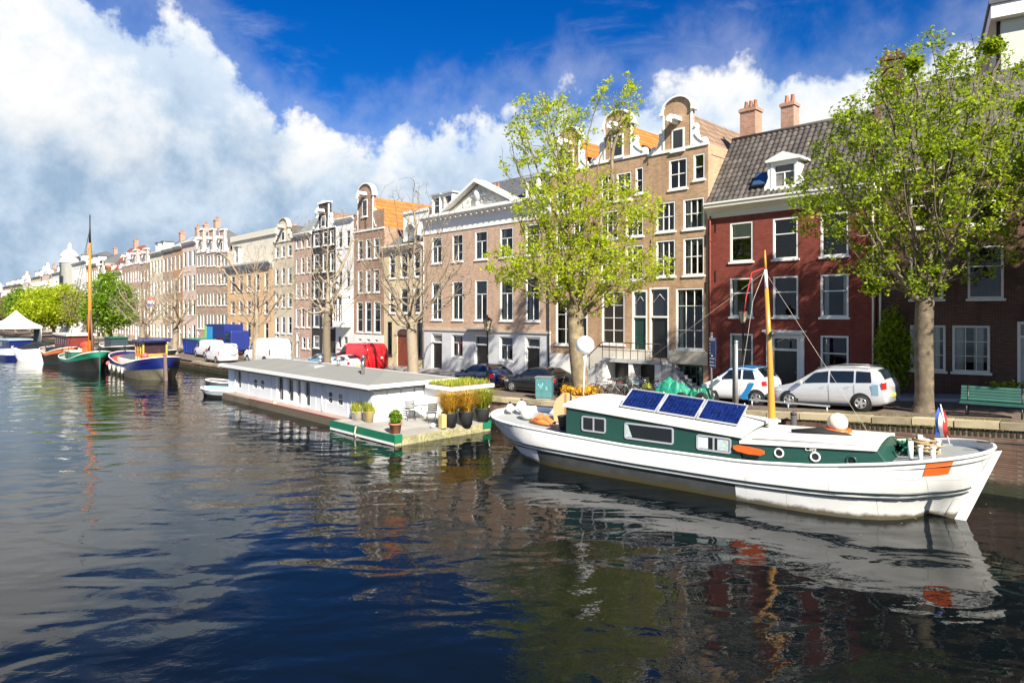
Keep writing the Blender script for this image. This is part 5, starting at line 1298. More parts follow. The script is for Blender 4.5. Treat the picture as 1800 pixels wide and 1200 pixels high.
# terrace pontoon
tr = empty('terrace', P(-29.6, 16.1, 0), RZ, 'floating terrace with green rim and grey planks before the houseboat', 'terrace')
TG = mat('terrace_green', (.006, .15, .075), .5, .08, 2.); CONC = mat('mossy_concrete', (.30, .275, .16), .9, .30, 2.2, dirt=.5, bump=.4)
TL, TW = 5.6, 5.6
MB().box(0, TL, 0, TW, -.6, .38).build('float', CONC, tr)
MB().box(-.03, TL+.02, -.05, -.003, .16, .50).build('rim', TG, tr); MB().box(TL-.02, TL+.05, -.05, .35, .16, .50).build('rim', TG, tr); MB().box(TL-.02, TL+.05, TW-.5, TW, .16, .50).build('rim', TG, tr)
MB().box(0, TL, -.06, -.05, .04, .15).build('rim_stripe', BOARDW, tr)
pm_ = MB().box(.004, .196, 0, TW, .382, .46).mesh('plank', PLANK)
for i in range(28): link('plank', pm_, tr, (i*.2, 0, (i % 3)*.004))
MB().tube([(TL*.45, -.1, .5), (TL*.45, -.16, .2), (TL*.46, -.12, -.1)], .04, 6).build('rope_fender', mat('rope', (.45, .40, .32)), tr)
vs, fs = blades(140, lambda: (TL+.03, rg_.uniform(.3, TW), rg_.uniform(.02, .34)), .10, .02, rg_)
o = MB().add(vs, fs).build('moss', SEDUM, tr); o['kind'] = 'stuff'
def deck_at(px, py, z=.47): Y = 1150*(CAMZ-z)/(py-550); return Vector(((px-900)/1150*Y, Y, z))
GOLD = leafmat('golden_grass', (.45, .27, .03), (.62, .42, .07), .4); DPOT = mat('dark_pot', (.045, .048, .05), .5, .2, 4.)
for px, py, gm_, lb in ((790, 749, GOLD, 'dark pot with fan of golden grass, left of the three big pots'), (819, 746, GOLD, 'dark pot with tall golden grass, middle of the three big pots'), (848, 740, SEDUM, 'dark pot with yellow-green grass, right of the three big pots')):
    p = deck_at(px, py); o = empty('grass_pot', p, 0, lb, 'potted plant', 'three big pots on the terrace')
    MB().lathe([(.30, 0), (.37, .62), (.40, .66), (.34, .66), (.33, .58), (.01, .58)], n=20).build('pot', DPOT, o)
    vs = []; fs = []
    for i in range(950):
        a = rg_.uniform(0, 6.28); r0 = rg_.uniform(0, .25); sp_ = rg_.uniform(.1, .95); hh = rg_.uniform(.4, 1.2)
        b0 = Vector((r0*math.cos(a), r0*math.sin(a), .6)); b1 = b0+Vector((sp_*.4*math.cos(a), sp_*.4*math.sin(a), hh*.7)); b2 = b0+Vector((sp_*math.cos(a), sp_*math.sin(a), hh*.95)); sd = Vector((-math.sin(a), math.cos(a), 0))*.014
        q_ = len(vs); vs += [b0-sd, b0+sd, b1+sd, b1-sd, b2]; fs += [(q_, q_+1, q_+2, q_+3), (q_+3, q_+2, q_+4)]
    MB().add(vs, fs).build('grass_tuft', gm_, o)
p = deck_at(695, 761); o = empty('bush_pot', p, 0, 'terracotta pot with a round green bush at the terrace corner', 'potted plant')
MB().lathe([(.22, 0), (.27, .38), (.31, .39), (.31, .46), (.25, .46), (.24, .40), (.01, .40)], n=18).build('pot', TERRA, o)
dd = np.random.default_rng(8).normal(size=(420, 3)); dd /= np.linalg.norm(dd, axis=1)[:, None]
link('bush', leaf_mesh('bush', dd*.30*(np.random.default_rng(9).random(420)**.3)[:, None]+np.array([0, 0, .72]), 3, .03, .10, LEAF_F, 5), o)
for px, py, lb, pm2, rr2, hh2 in ((630, 737, 'cream trough planter with green shoots by the houseboat wall', CREAMP, .36, .40), (649, 741, 'tan planter with bright shoots beside the trough', mat('tan_pot', (.60, .46, .22), .7, .1), .26, .48)):
    p = deck_at(px, py); o = empty('planter', p, RZ, lb, 'potted plant')
    MB().lathe([(rr2*.8, 0), (rr2, hh2), (rr2+.04, hh2+.02), (rr2-.04, hh2+.02), (rr2-.06, hh2-.05), (.01, hh2-.05)], n=18).build('pot', pm2, o)
    vs, fs = blades(380, lambda: (rg_.uniform(-rr2, rr2)*.8, rg_.uniform(-rr2, rr2)*.8, hh2-.06), .55, .03, rg_); MB().add(vs, fs).build('shoots', SEDUM, o)
# garden table and chairs, log, ball
p = deck_at(738, 737); o = empty('garden_table', p, RZ, 'small round metal garden table on the terrace', 'table')
MB().lathe([(.45, .70), (.46, .71), (.46, .73), (.01, .735)], n=20).build('table_top', GALV, o)
for i in range(3): a = i*2.09; MB().tube([(.32*math.cos(a), .32*math.sin(a), 0), (.08*math.cos(a), .08*math.sin(a), .4), (.25*math.cos(a), .25*math.sin(a), .7)], .018, 6).build('leg', GALV, o)
def chair(label, p, rz):
    o = empty('garden_chair', p, rz, label, 'chair', 'terrace chairs')
    for i in range(5): MB().box(-.22+i*.09, -.15+i*.09, -.2, .2, .44, .46).build('seat_slat', HGREY, o)
    for i in range(4): MB().box(-.22, .22, .20+.02*i, .215+.02*i, .55+i*.10, .62+i*.10).build('back_slat', HGREY, o)
    for x in (-.21, .21):
        MB().tube([(x, -.22, 0), (x, .1, .45), (x, .27, .95)], .014, 5).build('leg', IRON, o); MB().tube([(x, .25, 0), (x, -.05, .4), (x, -.18, .46)], .014, 5).build('leg', IRON, o)
chair('dark slatted folding chair left of the garden table', deck_at(722, 738), RZ+1.2); chair('dark slatted folding chair right of the garden table', deck_at(758, 741), RZ-1.9); 
p = deck_at(778, 752); o = empty('wood_block', p, RZ, 'upright yellowish wooden block beside the dark pots', 'wood block'); MB().box(-.14, .14, -.14, .14, 0, .62).box(-.10, .10, -.10, .10, .621, .66).build('block', mat('yellow_wood', (.55, .45, .18), .8, .2, 3.), o, bevel=.02)
p = deck_at(761, 752); o = empty('ball', p, 0, 'small white ball lying on the terrace planks', 'ball'); MB().sphere((0, 0, .12), .12, 12, 8).build('ball', WHITE, o)
# houseboat mooring post
o = empty('mooring_post', P(*KQ(*at(483, 0, 1150*CAMZ/(722-550)).xy), -.5), 0, 'short whitish mooring post standing in the water by the houseboat', 'post'); MB().cyl((0, 0, 0), (0, 0, 1.1), .11, 10).cyl((0, 0, 1.1), (0, 0, 1.15), .14, 10).build('post', mat('old_post', (.45, .42, .30), .8, .2), o)

# ------------------------------------------------------------------ boats further off
HB_BLUE = mat('hull_blue', (.006, .013, .10), .35, .12, 2., coat=.2); HB_LOW = mat('hull_mud', (.10, .09, .06), .7, .3, 2., dirt=.3); REDB = mat('bulwark_red', (.50, .09, .04), .5, .15)
TG2 = mat('hull_green', (.01, .16, .09), .45, .15, 2.); HBLK = mat('hull_black', (.015, .016, .015), .5, .2); YEL = mat('yellow_paint', (.60, .45, .05), .5, .1); HATCH = mat('hatch_cover', (.10, .11, .10), .8, .2)
def far_boat(name, label, px, py, L, B, sheer, mu, ml, rz=None, anchor=.5, cat='boat', **kw):
    Y = 1150*CAMZ/(py-550); rz = RZ if rz is None else rz; X = (px-900)/1150*Y
    o = empty(name, (X-L*anchor*math.cos(rz), Y-L*anchor*math.sin(rz), 0), rz, label, cat)
    build_hull(o, L, B, sheer, mu, ml, nx=24, **kw); return o
# blue barge
tug = far_boat('tug', 'dark blue barge with white rail and orange wheelhouse', 252, 658, 14.5, 3.8, [(0, 1.9), (2, 1.55), (5, 1.15), (8, 1.1), (11.5, 1.5), (14.5, 2.0)], HB_BLUE, HB_LOW, RZ-.03, bow=2.8, stern=3.2, stripe=.5, deckm=REDB, deckdrop=.35)
MB().box(2.2, 8.0, -1.15, 1.15, .85, 1.45).build('coaming', BOARDW, tug); MB().prismx([(-1.05, 1.452), (1.05, 1.452), (.8, 1.62), (0, 1.75), (-.8, 1.62)], 2.4, 7.8).build('hatch_cover', HATCH, tug)
WHO = mat('wheelhouse_orange', (.70, .26, .05), .5, .12)
wh = MB().box(8.6, 11.4, -1.0, 1.0, 1.0, 2.15).build('wheelhouse', WHO, tug)
for x in (8.6, 9.5, 10.4, 11.28):
    for y in (-1.0, .88): MB().box(x, x+.12, y, y+.12, 2.15, 3.2).build('pillar', YEL if x > 10 else WHO, wh)
MB().box(8.7, 11.3, -.95, .95, 2.16, 3.18).build('glazing', mat('tinted_glass', (.05, .03, .035), .1, .3), wh); MB().box(8.4, 11.7, -1.2, 1.2, 3.2, 3.36).build('wheelhouse_roof', HB_BLUE, wh)
for x in (8.9, 9.8, 10.7): MB().box(x, x+.28, -1.04, -1.002, 1.1, 1.85).build('panel', CREAMP, wh)
MB().ring((11.9, -1.15, 1.75), .3, .07, 'y', 18, 6).build('lifebuoy', ORNG, tug)
MB().hexa([(14.3,-.12,-.3),(14.95,-.12,-.3),(14.95,.12,-.3),(14.3,.12,-.3),(14.2,-.12,2.2),(14.6,-.12,2.3),(14.6,.12,2.3),(14.2,.12,2.2)]).build('rudder', mat('rudder_brown', (.16, .11, .10), .7, .2), tug)
for x, c_ in ((.6, (.70, .15, .15)), (1.3, (.35, .08, .12)), (13.2, (.65, .1, .12))): MB().sphere((x, -1.6 if x < 5 else -1.2, .75 if x < 5 else 2.1), .24, 10, 8).build('fender', mat('fender_%d' % int(x*10), c_, .5), tug)
for x in (3.2, 5., 7., 8.4): MB().cyl((x, -1.98, .3), (x, -1.98, .85), .11, 8).build('side_fender', CREAMP, tug)
# sailing barge with tall mast
sb = far_boat('sailing_barge', 'black and green sailing barge with a tall orange mast and red sail bundle', 158, 649, 11.5, 3.4, [(0, 1.4), (3, 1.0), (6, 1.0), (9, 1.35), (11.5, 2.0)], TG2, HBLK, RZ+.02, anchor=.66, bow=2.6, stern=3., stripe=.72)
MB().tube([(7.6, 0, .9), (7.6, 0, 7.), (7.6, 0, 13.)], [.20, .17, .12], 10).build('mast', mat('mast_orange', (.62, .20, .03), .4, .1), sb)
MB().tube([(7.6, 0, 13.), (7.6, 0, 14.2), (7.6, 0, 15.9)], [.12, .08, .05], 8).build('topmast', HBLK, sb)
SAILR = mat('sail_red', (.55, .05, .02), .8, .2, 3.)
MB().tube([(7.4, 0, 2.5), (5.8, 0, 2.4), (4.0, 0, 2.3)], [.35, .45, .3], 8).build('sail_bundle', SAILR, sb); MB().box(6.0, 7.4, -.35, .35, 1.5, 2.7).build('sail_cover', ORNG, sb)
for a, b in (((7.7, 0, 3.), (9.8, -.4, 6.0)), ((7.7, 0, 3.), (5.6, .2, 5.4)), ((9.7, -.4, 6.0), (10.8, -.4, 1.6))): MB().tube([a, b], .10, 6).build('spar', mat('spar_brown', (.13, .07, .04), .6), sb)
for b in ((1., -1.2, 1.5), (11.2, 0, 1.9), (5., -1.5, 1.1)): MB().tube([(7.6, 0, 14.5), b], .022, 4).build('stay', IRON, sb)
MB().box(2., 5., -1.1, 1.1, 1., 1.7).build('cabin', TG2, sb); MB().box(1.9, 5.1, -1.2, 1.2, 1.7, 1.8).build('cabin_roof', CREAMP, sb)
# red cabin barge behind
rb = far_boat('cabin_barge', 'moored barge with a dark red cabin and pale roof behind the sailing barge', 130, 630, 14., 3.6, [(0, 1.5), (7, 1.1), (14, 1.6)], ROOFW, HBLK, RZ, bow=2.5, stern=2.5)
c_ = MB().box(3., 11., -1.4, 1.4, 1., 3.0).build('cabin', mat('cabin_red', (.16, .02, .015), .5, .15), rb); MB().box(2.7, 11.3, -1.6, 1.6, 3.0, 3.25).build('cabin_roof', CREAMP, rb)
for i in range(6): MB().box(3.5+i*1.25, 4.2+i*1.25, -1.43, -1.401, 1.8, 2.6).build('window', DGLASS, c_)
# orange and black small barge, white hull, blue cabin boat
ob_ = far_boat('small_barge', 'small black barge with an orange bulwark left of the green bow', 103, 638, 5.6, 2.6, [(0, 1.8), (2.5, 1.2), (5.6, 1.9)], mat('dull_orange', (.42, .11, .03), .6, .2), HBLK, RZ+.3, bow=2., stern=2., stripe=.75); MB().box(1.8, 3.8, -.9, .9, 1., 1.9).build('cabin', HBLK, ob_)
wb = far_boat('white_boat', 'white hulled boat with a dark canopy at the far mooring', 62, 633, 6.5, 2.8, [(0, 1.7), (3, 1.3), (6.5, 1.5)], HWHITE, HWHITE, RZ+.5, bow=2.4, stern=1.4)
MB().loft([[(1.4+4.*t, 1.15*math.cos(a), 1.2+(.5+.5*math.sin(math.pi*t))*math.sin(a)) for a in [math.pi*i/8 for i in range(9)]] for t in (0, .3, .6, 1.)], False, True, closed=False).build('canopy', HBLK, wb)
bb = far_boat('cabin_boat', 'small blue and white cabin cruiser at the left edge', 18, 630, 8.5, 3., [(0, 1.5), (4, 1.2), (8.5, 1.4)], mat('cruiser_white', (.60, .66, .70), .4, .1), HB_BLUE, RZ+.2, bow=3., stern=1.2)
cb_ = MB().box(2., 7.5, -1.2, 1.2, 1., 2.4).build('cabin', HB_BLUE, bb); MB().box(3., 7.7, -1.3, 1.3, 2.4, 2.55).build('cabin_roof', mat('cruiser_roof', (.25, .36, .48), .5), bb)
for i in range(3): MB().box(2.5+i*1.6, 3.7+i*1.6, -1.23, -1.201, 1.6, 2.2).build('window', DGLASS, cb_)
gb_ = far_boat('dark_boat', 'dark open boat moored in front of the quay beyond the red cabin', 205, 626, 9., 3., [(0, 1.7), (4, 1.2), (9, 1.5)], HBLK, HBLK, RZ, bow=2.5, stern=2.); MB().box(2.5, 6., -1., 1., 1., 2.5).build('cabin', mat('cabin_dark', (.03, .05, .06), .5), gb_); MB().box(2.3, 6.2, -1.1, 1.1, 2.5, 2.6).build('cabin_roof', TG2, gb_)
g2 = far_boat('canopy_boat', 'boat with a dark blue awning behind the blue barge', 275, 633, 9., 3., [(0, 1.5), (4, 1.1), (9, 1.4)], HBLK, HBLK, RZ, bow=2.5, stern=2.)
MB().box(1.5, 7.5, -1.3, 1.3, 2.6, 2.72).build('awning', HB_BLUE, g2)
for x in (1.6, 4.5, 7.4):
    for y in (-1.2, 1.2): MB().cyl((x, y, .9), (x, y, 2.6), .04, 6).build('awning_post', CREAMP, g2)
# dinghies by the houseboat
dg = far_boat('dinghy', 'small dinghy under a pale blue cover by the houseboat corner', 392, 697, 3.6, 1.6, [(0, .6), (1.8, .45), (3.6, .5)], mat('dinghy_grey', (.30, .34, .36), .6, .2), HBLK, RZ+.4, bow=1.4, stern=.6)
MB().loft([[(.4+2.9*t, .75*math.cos(a)*(.6+.4*math.sin(math.pi*t)), .42+.3*math.sin(a)) for a in [math.pi*i/8 for i in range(9)]] for t in (0, .3, .6, 1.)], False, True, closed=False).build('cover', mat('cover_blue', (.30, .50, .58), .7, .2, 5.), dg)
d2 = far_boat('dinghy', 'small dark workboat with an outboard motor at the houseboat far end', 400, 683, 3.4, 1.5, [(0, .7), (1.7, .5), (3.4, .55)], HGREY, HBLK, RZ+.7, bow=1.3, stern=.5); MB().box(2.9, 3.3, -.2, .2, .5, 1.15).build('outboard', HBLK, d2)
# marquee on its pontoon
Yt = 112.; pt = Vector(((28-900)/1150*Yt, Yt, 0))
mq = empty('marquee', pt, RZ, 'white peaked marquee tent at the left edge of the canal', 'tent')
MB().box(-5., 5., -4., 4., -.5, .9).build('pontoon', HBLK, mq)
TENT = mat('tent_white', (.85, .85, .86), .7, .04, 2.)
pk = [(-3.4, -3.2), (3.4, -3.2), (3.4, 3.2), (-3.4, 3.2)]; mb = MB(); rg = []
for f, z in ((1., 3.55), (.72, 4.05), (.45, 4.7), (.2, 5.5), (.02, 6.2)): rg.append([(x*f, y*f, z) for x, y in pk])
mb.loft(rg, False, False, flip=False); mb.loft([[(x*1.0, y*1.0, 3.15) for x, y in pk], [(x, y, 3.55) for x, y in pk]], False, False); mb.build('canopy', TENT, mq)
for x, y in pk: MB().cyl((x*.97, y*.97, .9), (x*.97, y*.97, 3.4), .06, 6).build('pole', ALU, mq)
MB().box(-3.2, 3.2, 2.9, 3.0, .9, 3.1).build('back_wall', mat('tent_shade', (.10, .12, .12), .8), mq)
# ------------------------------------------------------------------ vehicles
def paint(name, col, rough=.28, metal=.0): return mat(name, col, rough, .03, 1.5, metal=metal, coat=.6)
def wheel_meshes(r):
    t = MB().lathe([(r*.62, -.10), (r*.90, -.11), (r, -.07), (r, .07), (r*.90, .11), (r*.62, .10)], n=28).mesh('tyre', RUBBER)
    m = MB().cyl((0, 0, .02), (0, 0, .085), r*.64, 24); d = MB()
    d.ring((0, 0, .095), r*.60, .018, 'z', 28, 5); d.cyl((0, 0, .07), (0, 0, .115), r*.15, 12)
    for i in range(5):
        a = 2*math.pi*i/5; c, s_ = math.cos(a), math.sin(a); p, q = (-s_*.035, c*.035), (c*r*.6, s_*r*.6)
        d.hexa([(p[0],p[1],.086),(-p[0],-p[1],.086),(q[0]-p[0]*1.4,q[1]-p[1]*1.4,.086),(q[0]+p[0]*1.4,q[1]+p[1]*1.4,.086),(p[0],p[1],.11),(-p[0],-p[1],.11),(q[0]-p[0]*1.4,q[1]-p[1]*1.4,.105),(q[0]+p[0]*1.4,q[1]+p[1]*1.4,.105)])
    return t, m.mesh('wheel', HGREY), d.mesh('rim', RIM)
class Car:
    """x: 0 = nose .. L = tail, y: -W/2 is the canal side, profile columns: x, sill, belt, top, half width, roof factor"""
    def __init__(s, name, label, loc, rz, prof, body, L, wheels, r=.32, group=None, cat='car', two=None):
        s.p = np.array(prof); s.L = L; s.root = empty(name, loc, rz, label, cat, group)
        f = lambda c: (lambda x: float(np.interp(x, s.p[:, 0], s.p[:, c])))
        s.zb, s.belt, s.top, s.hw, s.tf = f(1), f(2), f(3), f(4), f(5)
        xs = np.concatenate([np.linspace(0, .5, 7), np.linspace(.5, L-.4, 36)[1:], np.linspace(L-.4, L, 7)[1:]])
        rings = []; n = 0
        for x in xs:
            w_, zb, be, tp, tf = s.hw(x), s.zb(x), s.belt(x), s.top(x), s.tf(x)
            half = [(w_*.80, zb), (w_*.95, zb+.05), (w_*.995, zb+.22), (w_, zb+(be-zb)*.62), (w_*.965, be), (w_*tf*1.03, tp-(tp-be)*.13), (w_*tf*.86, tp-.012), (0, tp+.015)]
            rings.append([(x, -y, z) for y, z in half]+[(x, y, z) for y, z in half[-2::-1]])
        n = len(rings[0]); vs = [q for g_ in rings for q in g_]; fs = []
        for i in range(len(rings)-1):
            for k_ in range(n): a = i*n+k_; b = i*n+(k_+1) % n; fs.append((a, a+n, b+n, b))
        fs.append(tuple(range(n))); fs.append(tuple(range(len(vs)-n, len(vs)))[::-1])
        s.body = MB().add(vs, fs, True).build('body', body, s.root)
        sb = s.body.modifiers.new('edge', 'BEVEL'); sb.width = .02; sb.segments = 1; sb.limit_method = 'ANGLE'; sb.angle_limit = R(50)
        t, wme, rim = wheel_meshes(r)
        arch = MB().cyl((0, -.004, 0), (0, .25, 0), r+.055, 28).mesh('wheel_arch', RUBBER)
        for x in wheels:
            for sg in (-1, 1):
                w_ = s.hw(x)
                a = link('wheel_arch', arch, s.root, (x, sg*w_, r+.01)); a.rotation_euler = (0, 0, 0 if sg < 0 else math.pi)
                h_ = link('wheel', wme, s.root, (x, sg*(w_-.085), r)); h_.rotation_euler = (R(90)*(1 if sg < 0 else -1), 0, 0)
                link('tyre', t, h_); link('rim', rim, h_)
    def side(s, x, f, off=.012):
        """point on the glasshouse side, f: 0 belt .. 1 roof edge"""
        w_, be, tp, tf = s.hw(x), s.belt(x), s.top(x), s.tf(x)
        y0, z0, y1, z1 = w_*.965, be, w_*tf*1.03, tp-(tp-be)*.13
        return (x, -(y0+(y1-y0)*f+off), z0+(z1-z0)*f)
    def glass(s, xa, xb, f0=.10, f1=.88, n=6, m=CGLASS, name='side_window', sl=0., sr=0.):
        for sg in (1, -1):
            lo = [s.side(xa+(xb-xa)*i/n, f0) for i in range(n+1)]; hi = [s.side(xa+sl+(xb-sr-xa-sl)*i/n, f1) for i in range(n+1)]
            if sg < 0: lo = [(x, -y, z) for x, y, z in lo]; hi = [(x, -y, z) for x, y, z in hi]
            MB().loft([lo, hi], False, True, closed=False, flip=sg < 0).build(name, m, s.root)
    def screen(s, xa, xb, name='windscreen', f=.84, n=5, m=CGLASS, off=.02):
        rg = []
        for i in range(n+1):
            x = xa+(xb-xa)*i/n; hw_ = s.hw(x)*s.tf(x)*f; tp = s.top(x)
            rg.append([(x, -hw_, tp-.006+off), (x, -hw_*.5, tp+.012+off), (x, 0, tp+.02+off), (x, hw_*.5, tp+.012+off), (x, hw_, tp-.006+off)])
        MB().loft(rg, False, True, closed=False, flip=True).build(name, m, s.root)
    def patch(s, name, m, xa, xb, za, zb_, off=.008, both=True, n=4):
        for sg in ((-1, 1) if both else (-1,)):
            rg = [[(xa+(xb-xa)*i/n, sg*(s.hw(xa+(xb-xa)*i/n)+off), z) for i in range(n+1)] for z in (za, zb_)]
            MB().loft(rg, False, True, closed=False, flip=sg > 0).build(name, m, s.root)
    def mirror(s, x, m): 
        for sg in (-1, 1): MB().box(x, x+.14, sg*(s.hw(x)+.10)-.09, sg*(s.hw(x)+.10)+.09, s.belt(x)+.02, s.belt(x)+.17).build('mirror', m, s.root, bevel=.03)
    def front(s, name, m, y0, y1, z0, z1, x=-.012): MB().box(x, x+.05, y0, y1, z0, z1).build(name, m, s.root)
    def plates(s):
        MB().box(-.03, .0, -.26, .26, .42, .53).build('number_plate', PLATE, s.root); MB().box(s.L, s.L+.02, -.26, .26, .55, .66).build('number_plate', PLATE, s.root)
    def rear(s, name, m, y0, y1, z0, z1): MB().box(s.L-.05, s.L+.012, y0, y1, z0, z1).build(name, m, s.root)
PLATE = mat('yellow_plate', (.62, .45, .03), .5, .05)
def spot(px, py_, q): r_ = (px-900)/1150; Y = q/(NY+NX*r_); k, _ = KQ(r_*Y, Y); return k
def car_at(k0, q, L):  # nose at k0; sits on the sloping street
    a = math.atan2(zs(k0+L)-zs(k0), L); return P(k0, q, zs(k0)+.005), a
def set_slope(c, a): c.root.rotation_euler = (0, -a, RZ)
MPV = [(0, .34, .60, .64, .62, .9), (.08, .24, .70, .73, .74, .9), (.35, .20, .82, .85, .85, .9), (1.0, .19, .95, 1.00, .90, .88), (1.2, .19, .97, 1.12, .90, .86), (1.95, .19, .99, 1.57, .90, .78), (2.5, .19, 1.0, 1.66, .90, .76), (3.4, .19, 1.02, 1.66, .90, .76), (4.0, .20, 1.04, 1.60, .89, .76), (4.22, .24, 1.05, 1.46, .86, .78), (4.40, .30, 1.02, 1.10, .82, .88), (4.47, .40, .90, .95, .74, .9)]
SILVER = paint('silver_paint', (.58, .59, .61), .3, .35)
kz = spot(1352, 0, 26.6); loc, a = car_at(kz, 27.4, 4.47)
c = Car('minivan', 'silver minivan with a blue patch on its rear flank, parked left of the large green tree', loc, RZ, MPV, SILVER, 4.47, (.88, 3.58), .32); set_slope(c, a)
c.glass(1.42, 2.42, sl=.42); c.glass(2.50, 3.36); c.glass(3.44, 3.98, sr=.05); c.screen(1.12, 1.92)
c.screen(4.12, 4.36, 'rear_window', .8); c.patch('tail_light', TAILR, 4.30, 4.46, .84, 1.10); c.patch('head_light', HEADL, .10, .62, .66, .78); c.mirror(1.35, SILVER)
c.patch('blue_patch', mat('patch_blue', (.17, .31, .40), .3, .1), 3.98, 4.20, .62, 1.02, .010); c.patch('sill_trim', RUBBER, 1.25, 3.2, .19, .27, .006); c.plates(); c.front('bumper_grille', RUBBER, -.5, .5, .36, .52)  # muted blue area low behind the rear side windows
c.patch('door_handle', CHROME, 2.15, 2.32, .88, .905, .02); c.patch('door_handle', CHROME, 3.05, 3.22, .89, .915, .02); c.patch('door_gap', RUBBER, 2.43, 2.445, .3, .98, .004); c.patch('door_gap', RUBBER, 3.36, 3.375, .4, 1., .004)
for sg in (-1, 1): MB().tube([(2.0, sg*.66, 1.62), (2.6, sg*.67, 1.70), (3.9, sg*.66, 1.66)], .02, 6).build('roof_rail', GALV, c.root)
CITY = [(0, .40, .66, .70, .56, .9), (.06, .26, .74, .78, .68, .9), (.25, .22, .84, .88, .76, .9), (.55, .20, .95, .99, .78, .9), (.72, .20, .97, 1.10, .78, .86), (1.25, .20, 1.0, 1.52, .78, .78), (1.7, .20, 1.0, 1.56, .78, .77), (2.25, .22, 1.0, 1.50, .77, .78), (2.55, .26, .99, 1.12, .74, .86), (2.66, .34, .92, .96, .68, .9), (2.69, .42, .85, .88, .62, .9)]
CWHITE = paint('white_car_paint', (.76, .77, .78)); CBLUE = paint('blue_car_paint', (.02, .22, .52))
kz = spot(1243, 0, 27.4); loc, a = car_at(kz, 27.6, 2.7)
c = Car('city_car', 'tiny white two-seater car with a blue roof and blue flash, behind the wooden mast', loc, RZ, CITY, CWHITE, 2.69, (.46, 2.28), .29); set_slope(c, a); c.root.scale = (1.16, 1.08, 1.04)
c.glass(.86, 1.72, sl=.36); c.glass(1.80, 2.28, sr=.12); c.screen(.68, 1.2); c.screen(2.28, 2.56, 'rear_window')
for xa, xb in ((1.24, 2.26),): c.screen(xa, xb, 'roof_panel', 1.0, 6, CBLUE, .012)
rg = [[c.side(x, .93, .016) for x in np.linspace(.80, 2.35, 9)], [c.side(x, 1.02, .010) for x in np.linspace(.80, 2.35, 9)]]; MB().loft(rg, False, True, closed=False).build('roof_arc', CBLUE, c.root)
rg = [[(1.50+t*.55, -(c.hw(1.5)+.010), .30+.62*t*t), (1.72+t*.55, -(c.hw(1.5)+.010), .30+.60*t*t)] for t in [i/6 for i in range(7)]]; MB().loft(rg, False, True, closed=False).build('blue_flash', CBLUE, c.root)
c.patch('rear_panel', CBLUE, 1.75, 2.0, .22, .40, .006); c.patch('head_light', HEADL, .06, .36, .66, .80); c.patch('tail_light', TAILR, 2.54, 2.68, .78, .98); c.mirror(.85, CWHITE); c.plates(); c.front('grille', RUBBER, -.4, .4, .36, .5)
HATCH5 = [(0, .34, .56, .60, .62, .9), (.08, .22, .64, .68, .76, .9), (.4, .18, .76, .80, .86, .9), (1.05, .17, .88, .92, .88, .88), (1.25, .17, .90, 1.0, .88, .85), (1.95, .17, .92, 1.36, .88, .78), (2.5, .17, .93, 1.42, .88, .76), (3.2, .18, .95, 1.38, .88, .77), (3.75, .22, .96, 1.12, .86, .84), (3.95, .28, .93, .98, .82, .9), (4.05, .38, .82, .86, .74, .9)]
def hatch(label, k0, q, col, sc_=1.):
    loc, a = car_at(k0, q, 4.05); c = Car('hatchback', label, loc, RZ, HATCH5, col, 4.05, (.80, 3.30), .31, 'cars parked on the quay'); set_slope(c, a)
    c.glass(1.42, 2.38, sl=.40); c.glass(2.46, 3.30, sr=.12); c.screen(1.12, 1.9); c.screen(3.24, 3.72, 'rear_window'); c.patch('tail_light', TAILR, 3.78, 4.03, .68, .90); c.patch('head_light', HEADL, .10, .55, .58, .70); c.mirror(1.32, col); c.patch('sill_trim', RUBBER, 1.15, 2.95, .17, .25, .006); c.plates(); c.patch('door_gap', RUBBER, 2.41, 2.425, .28, .92, .004); c.patch('door_handle', CHROME, 2.15, 2.3, .80, .82, .015); return c
hatch('black hatchback parked on the quay behind the barge bow', spot(888, 0, 25.8), 26.4, paint('black_car', (.012, .016, .02), .2))
hatch('dark blue hatchback half hidden by the planted houseboat roof', spot(792, 0, 25.8), 26.6, paint('navy_car', (.012, .03, .10), .2))
hatch('pale blue hatchback roof showing behind the houseboat', spot(545, 0, 27.), 27.2, paint('pale_blue_car', (.16, .32, .46), .25))
hatch('white hatchback roof showing behind the houseboat, beside the red van', spot(582, 0, 27.), 27.2, paint('white_car', (.72, .74, .75), .25))
VAN = [(0, .40, .72, .78, .70, .92), (.08, .26, .86, .92, .84, .92), (.45, .22, 1.02, 1.08, .90, .90), (.75, .20, 1.06, 1.2, .92, .90), (1.45, .20, 1.10, 1.82, .94, .86), (1.9, .20, 1.12, 1.93, .95, .86), (3.2, .20, 1.12, 1.95, .95, .87), (4.15, .22, 1.12, 1.92, .95, .88), (4.32, .26, 1.10, 1.70, .93, .90), (4.40, .34, 1.0, 1.5, .90, .92)]
def van(label, k0, q, col, prof=VAN, L=4.4, wheels=(.75, 3.5), flip=False, sc_=(1, 1, 1), name='van'):
    loc, a = car_at(k0, q, L*sc_[0])
    if flip: loc, _ = P(k0+L*sc_[0], q, zs(k0+L*sc_[0])+.005), 0
    c = Car(name, label, loc, RZ, prof, col, L, wheels, .33, cat='van', group='vans along the quay'); c.root.scale = sc_
    c.root.rotation_euler = (0, -a, RZ) if not flip else (0, a, RZ+math.pi)
    f = L/4.4
    c.glass(.95*f, 1.85*f, sl=.42*f); c.screen(.62*f, 1.42*f); c.patch('head_light', HEADL, .06, .42, .74, .92); c.patch('tail_light', TAILR, L-.16, L-.01, .8, 1.2); c.mirror(1.0*f, RUBBER); c.patch('bumper', RUBBER, .02, .5, .28, .46, .006); c.patch('sill_trim', RUBBER, 1.15*f, 3.1*f, .2, .30, .006)
    return c
VRED = paint('van_red', (.62, .012, .02)); VWH = paint('van_white', (.78, .78, .79))
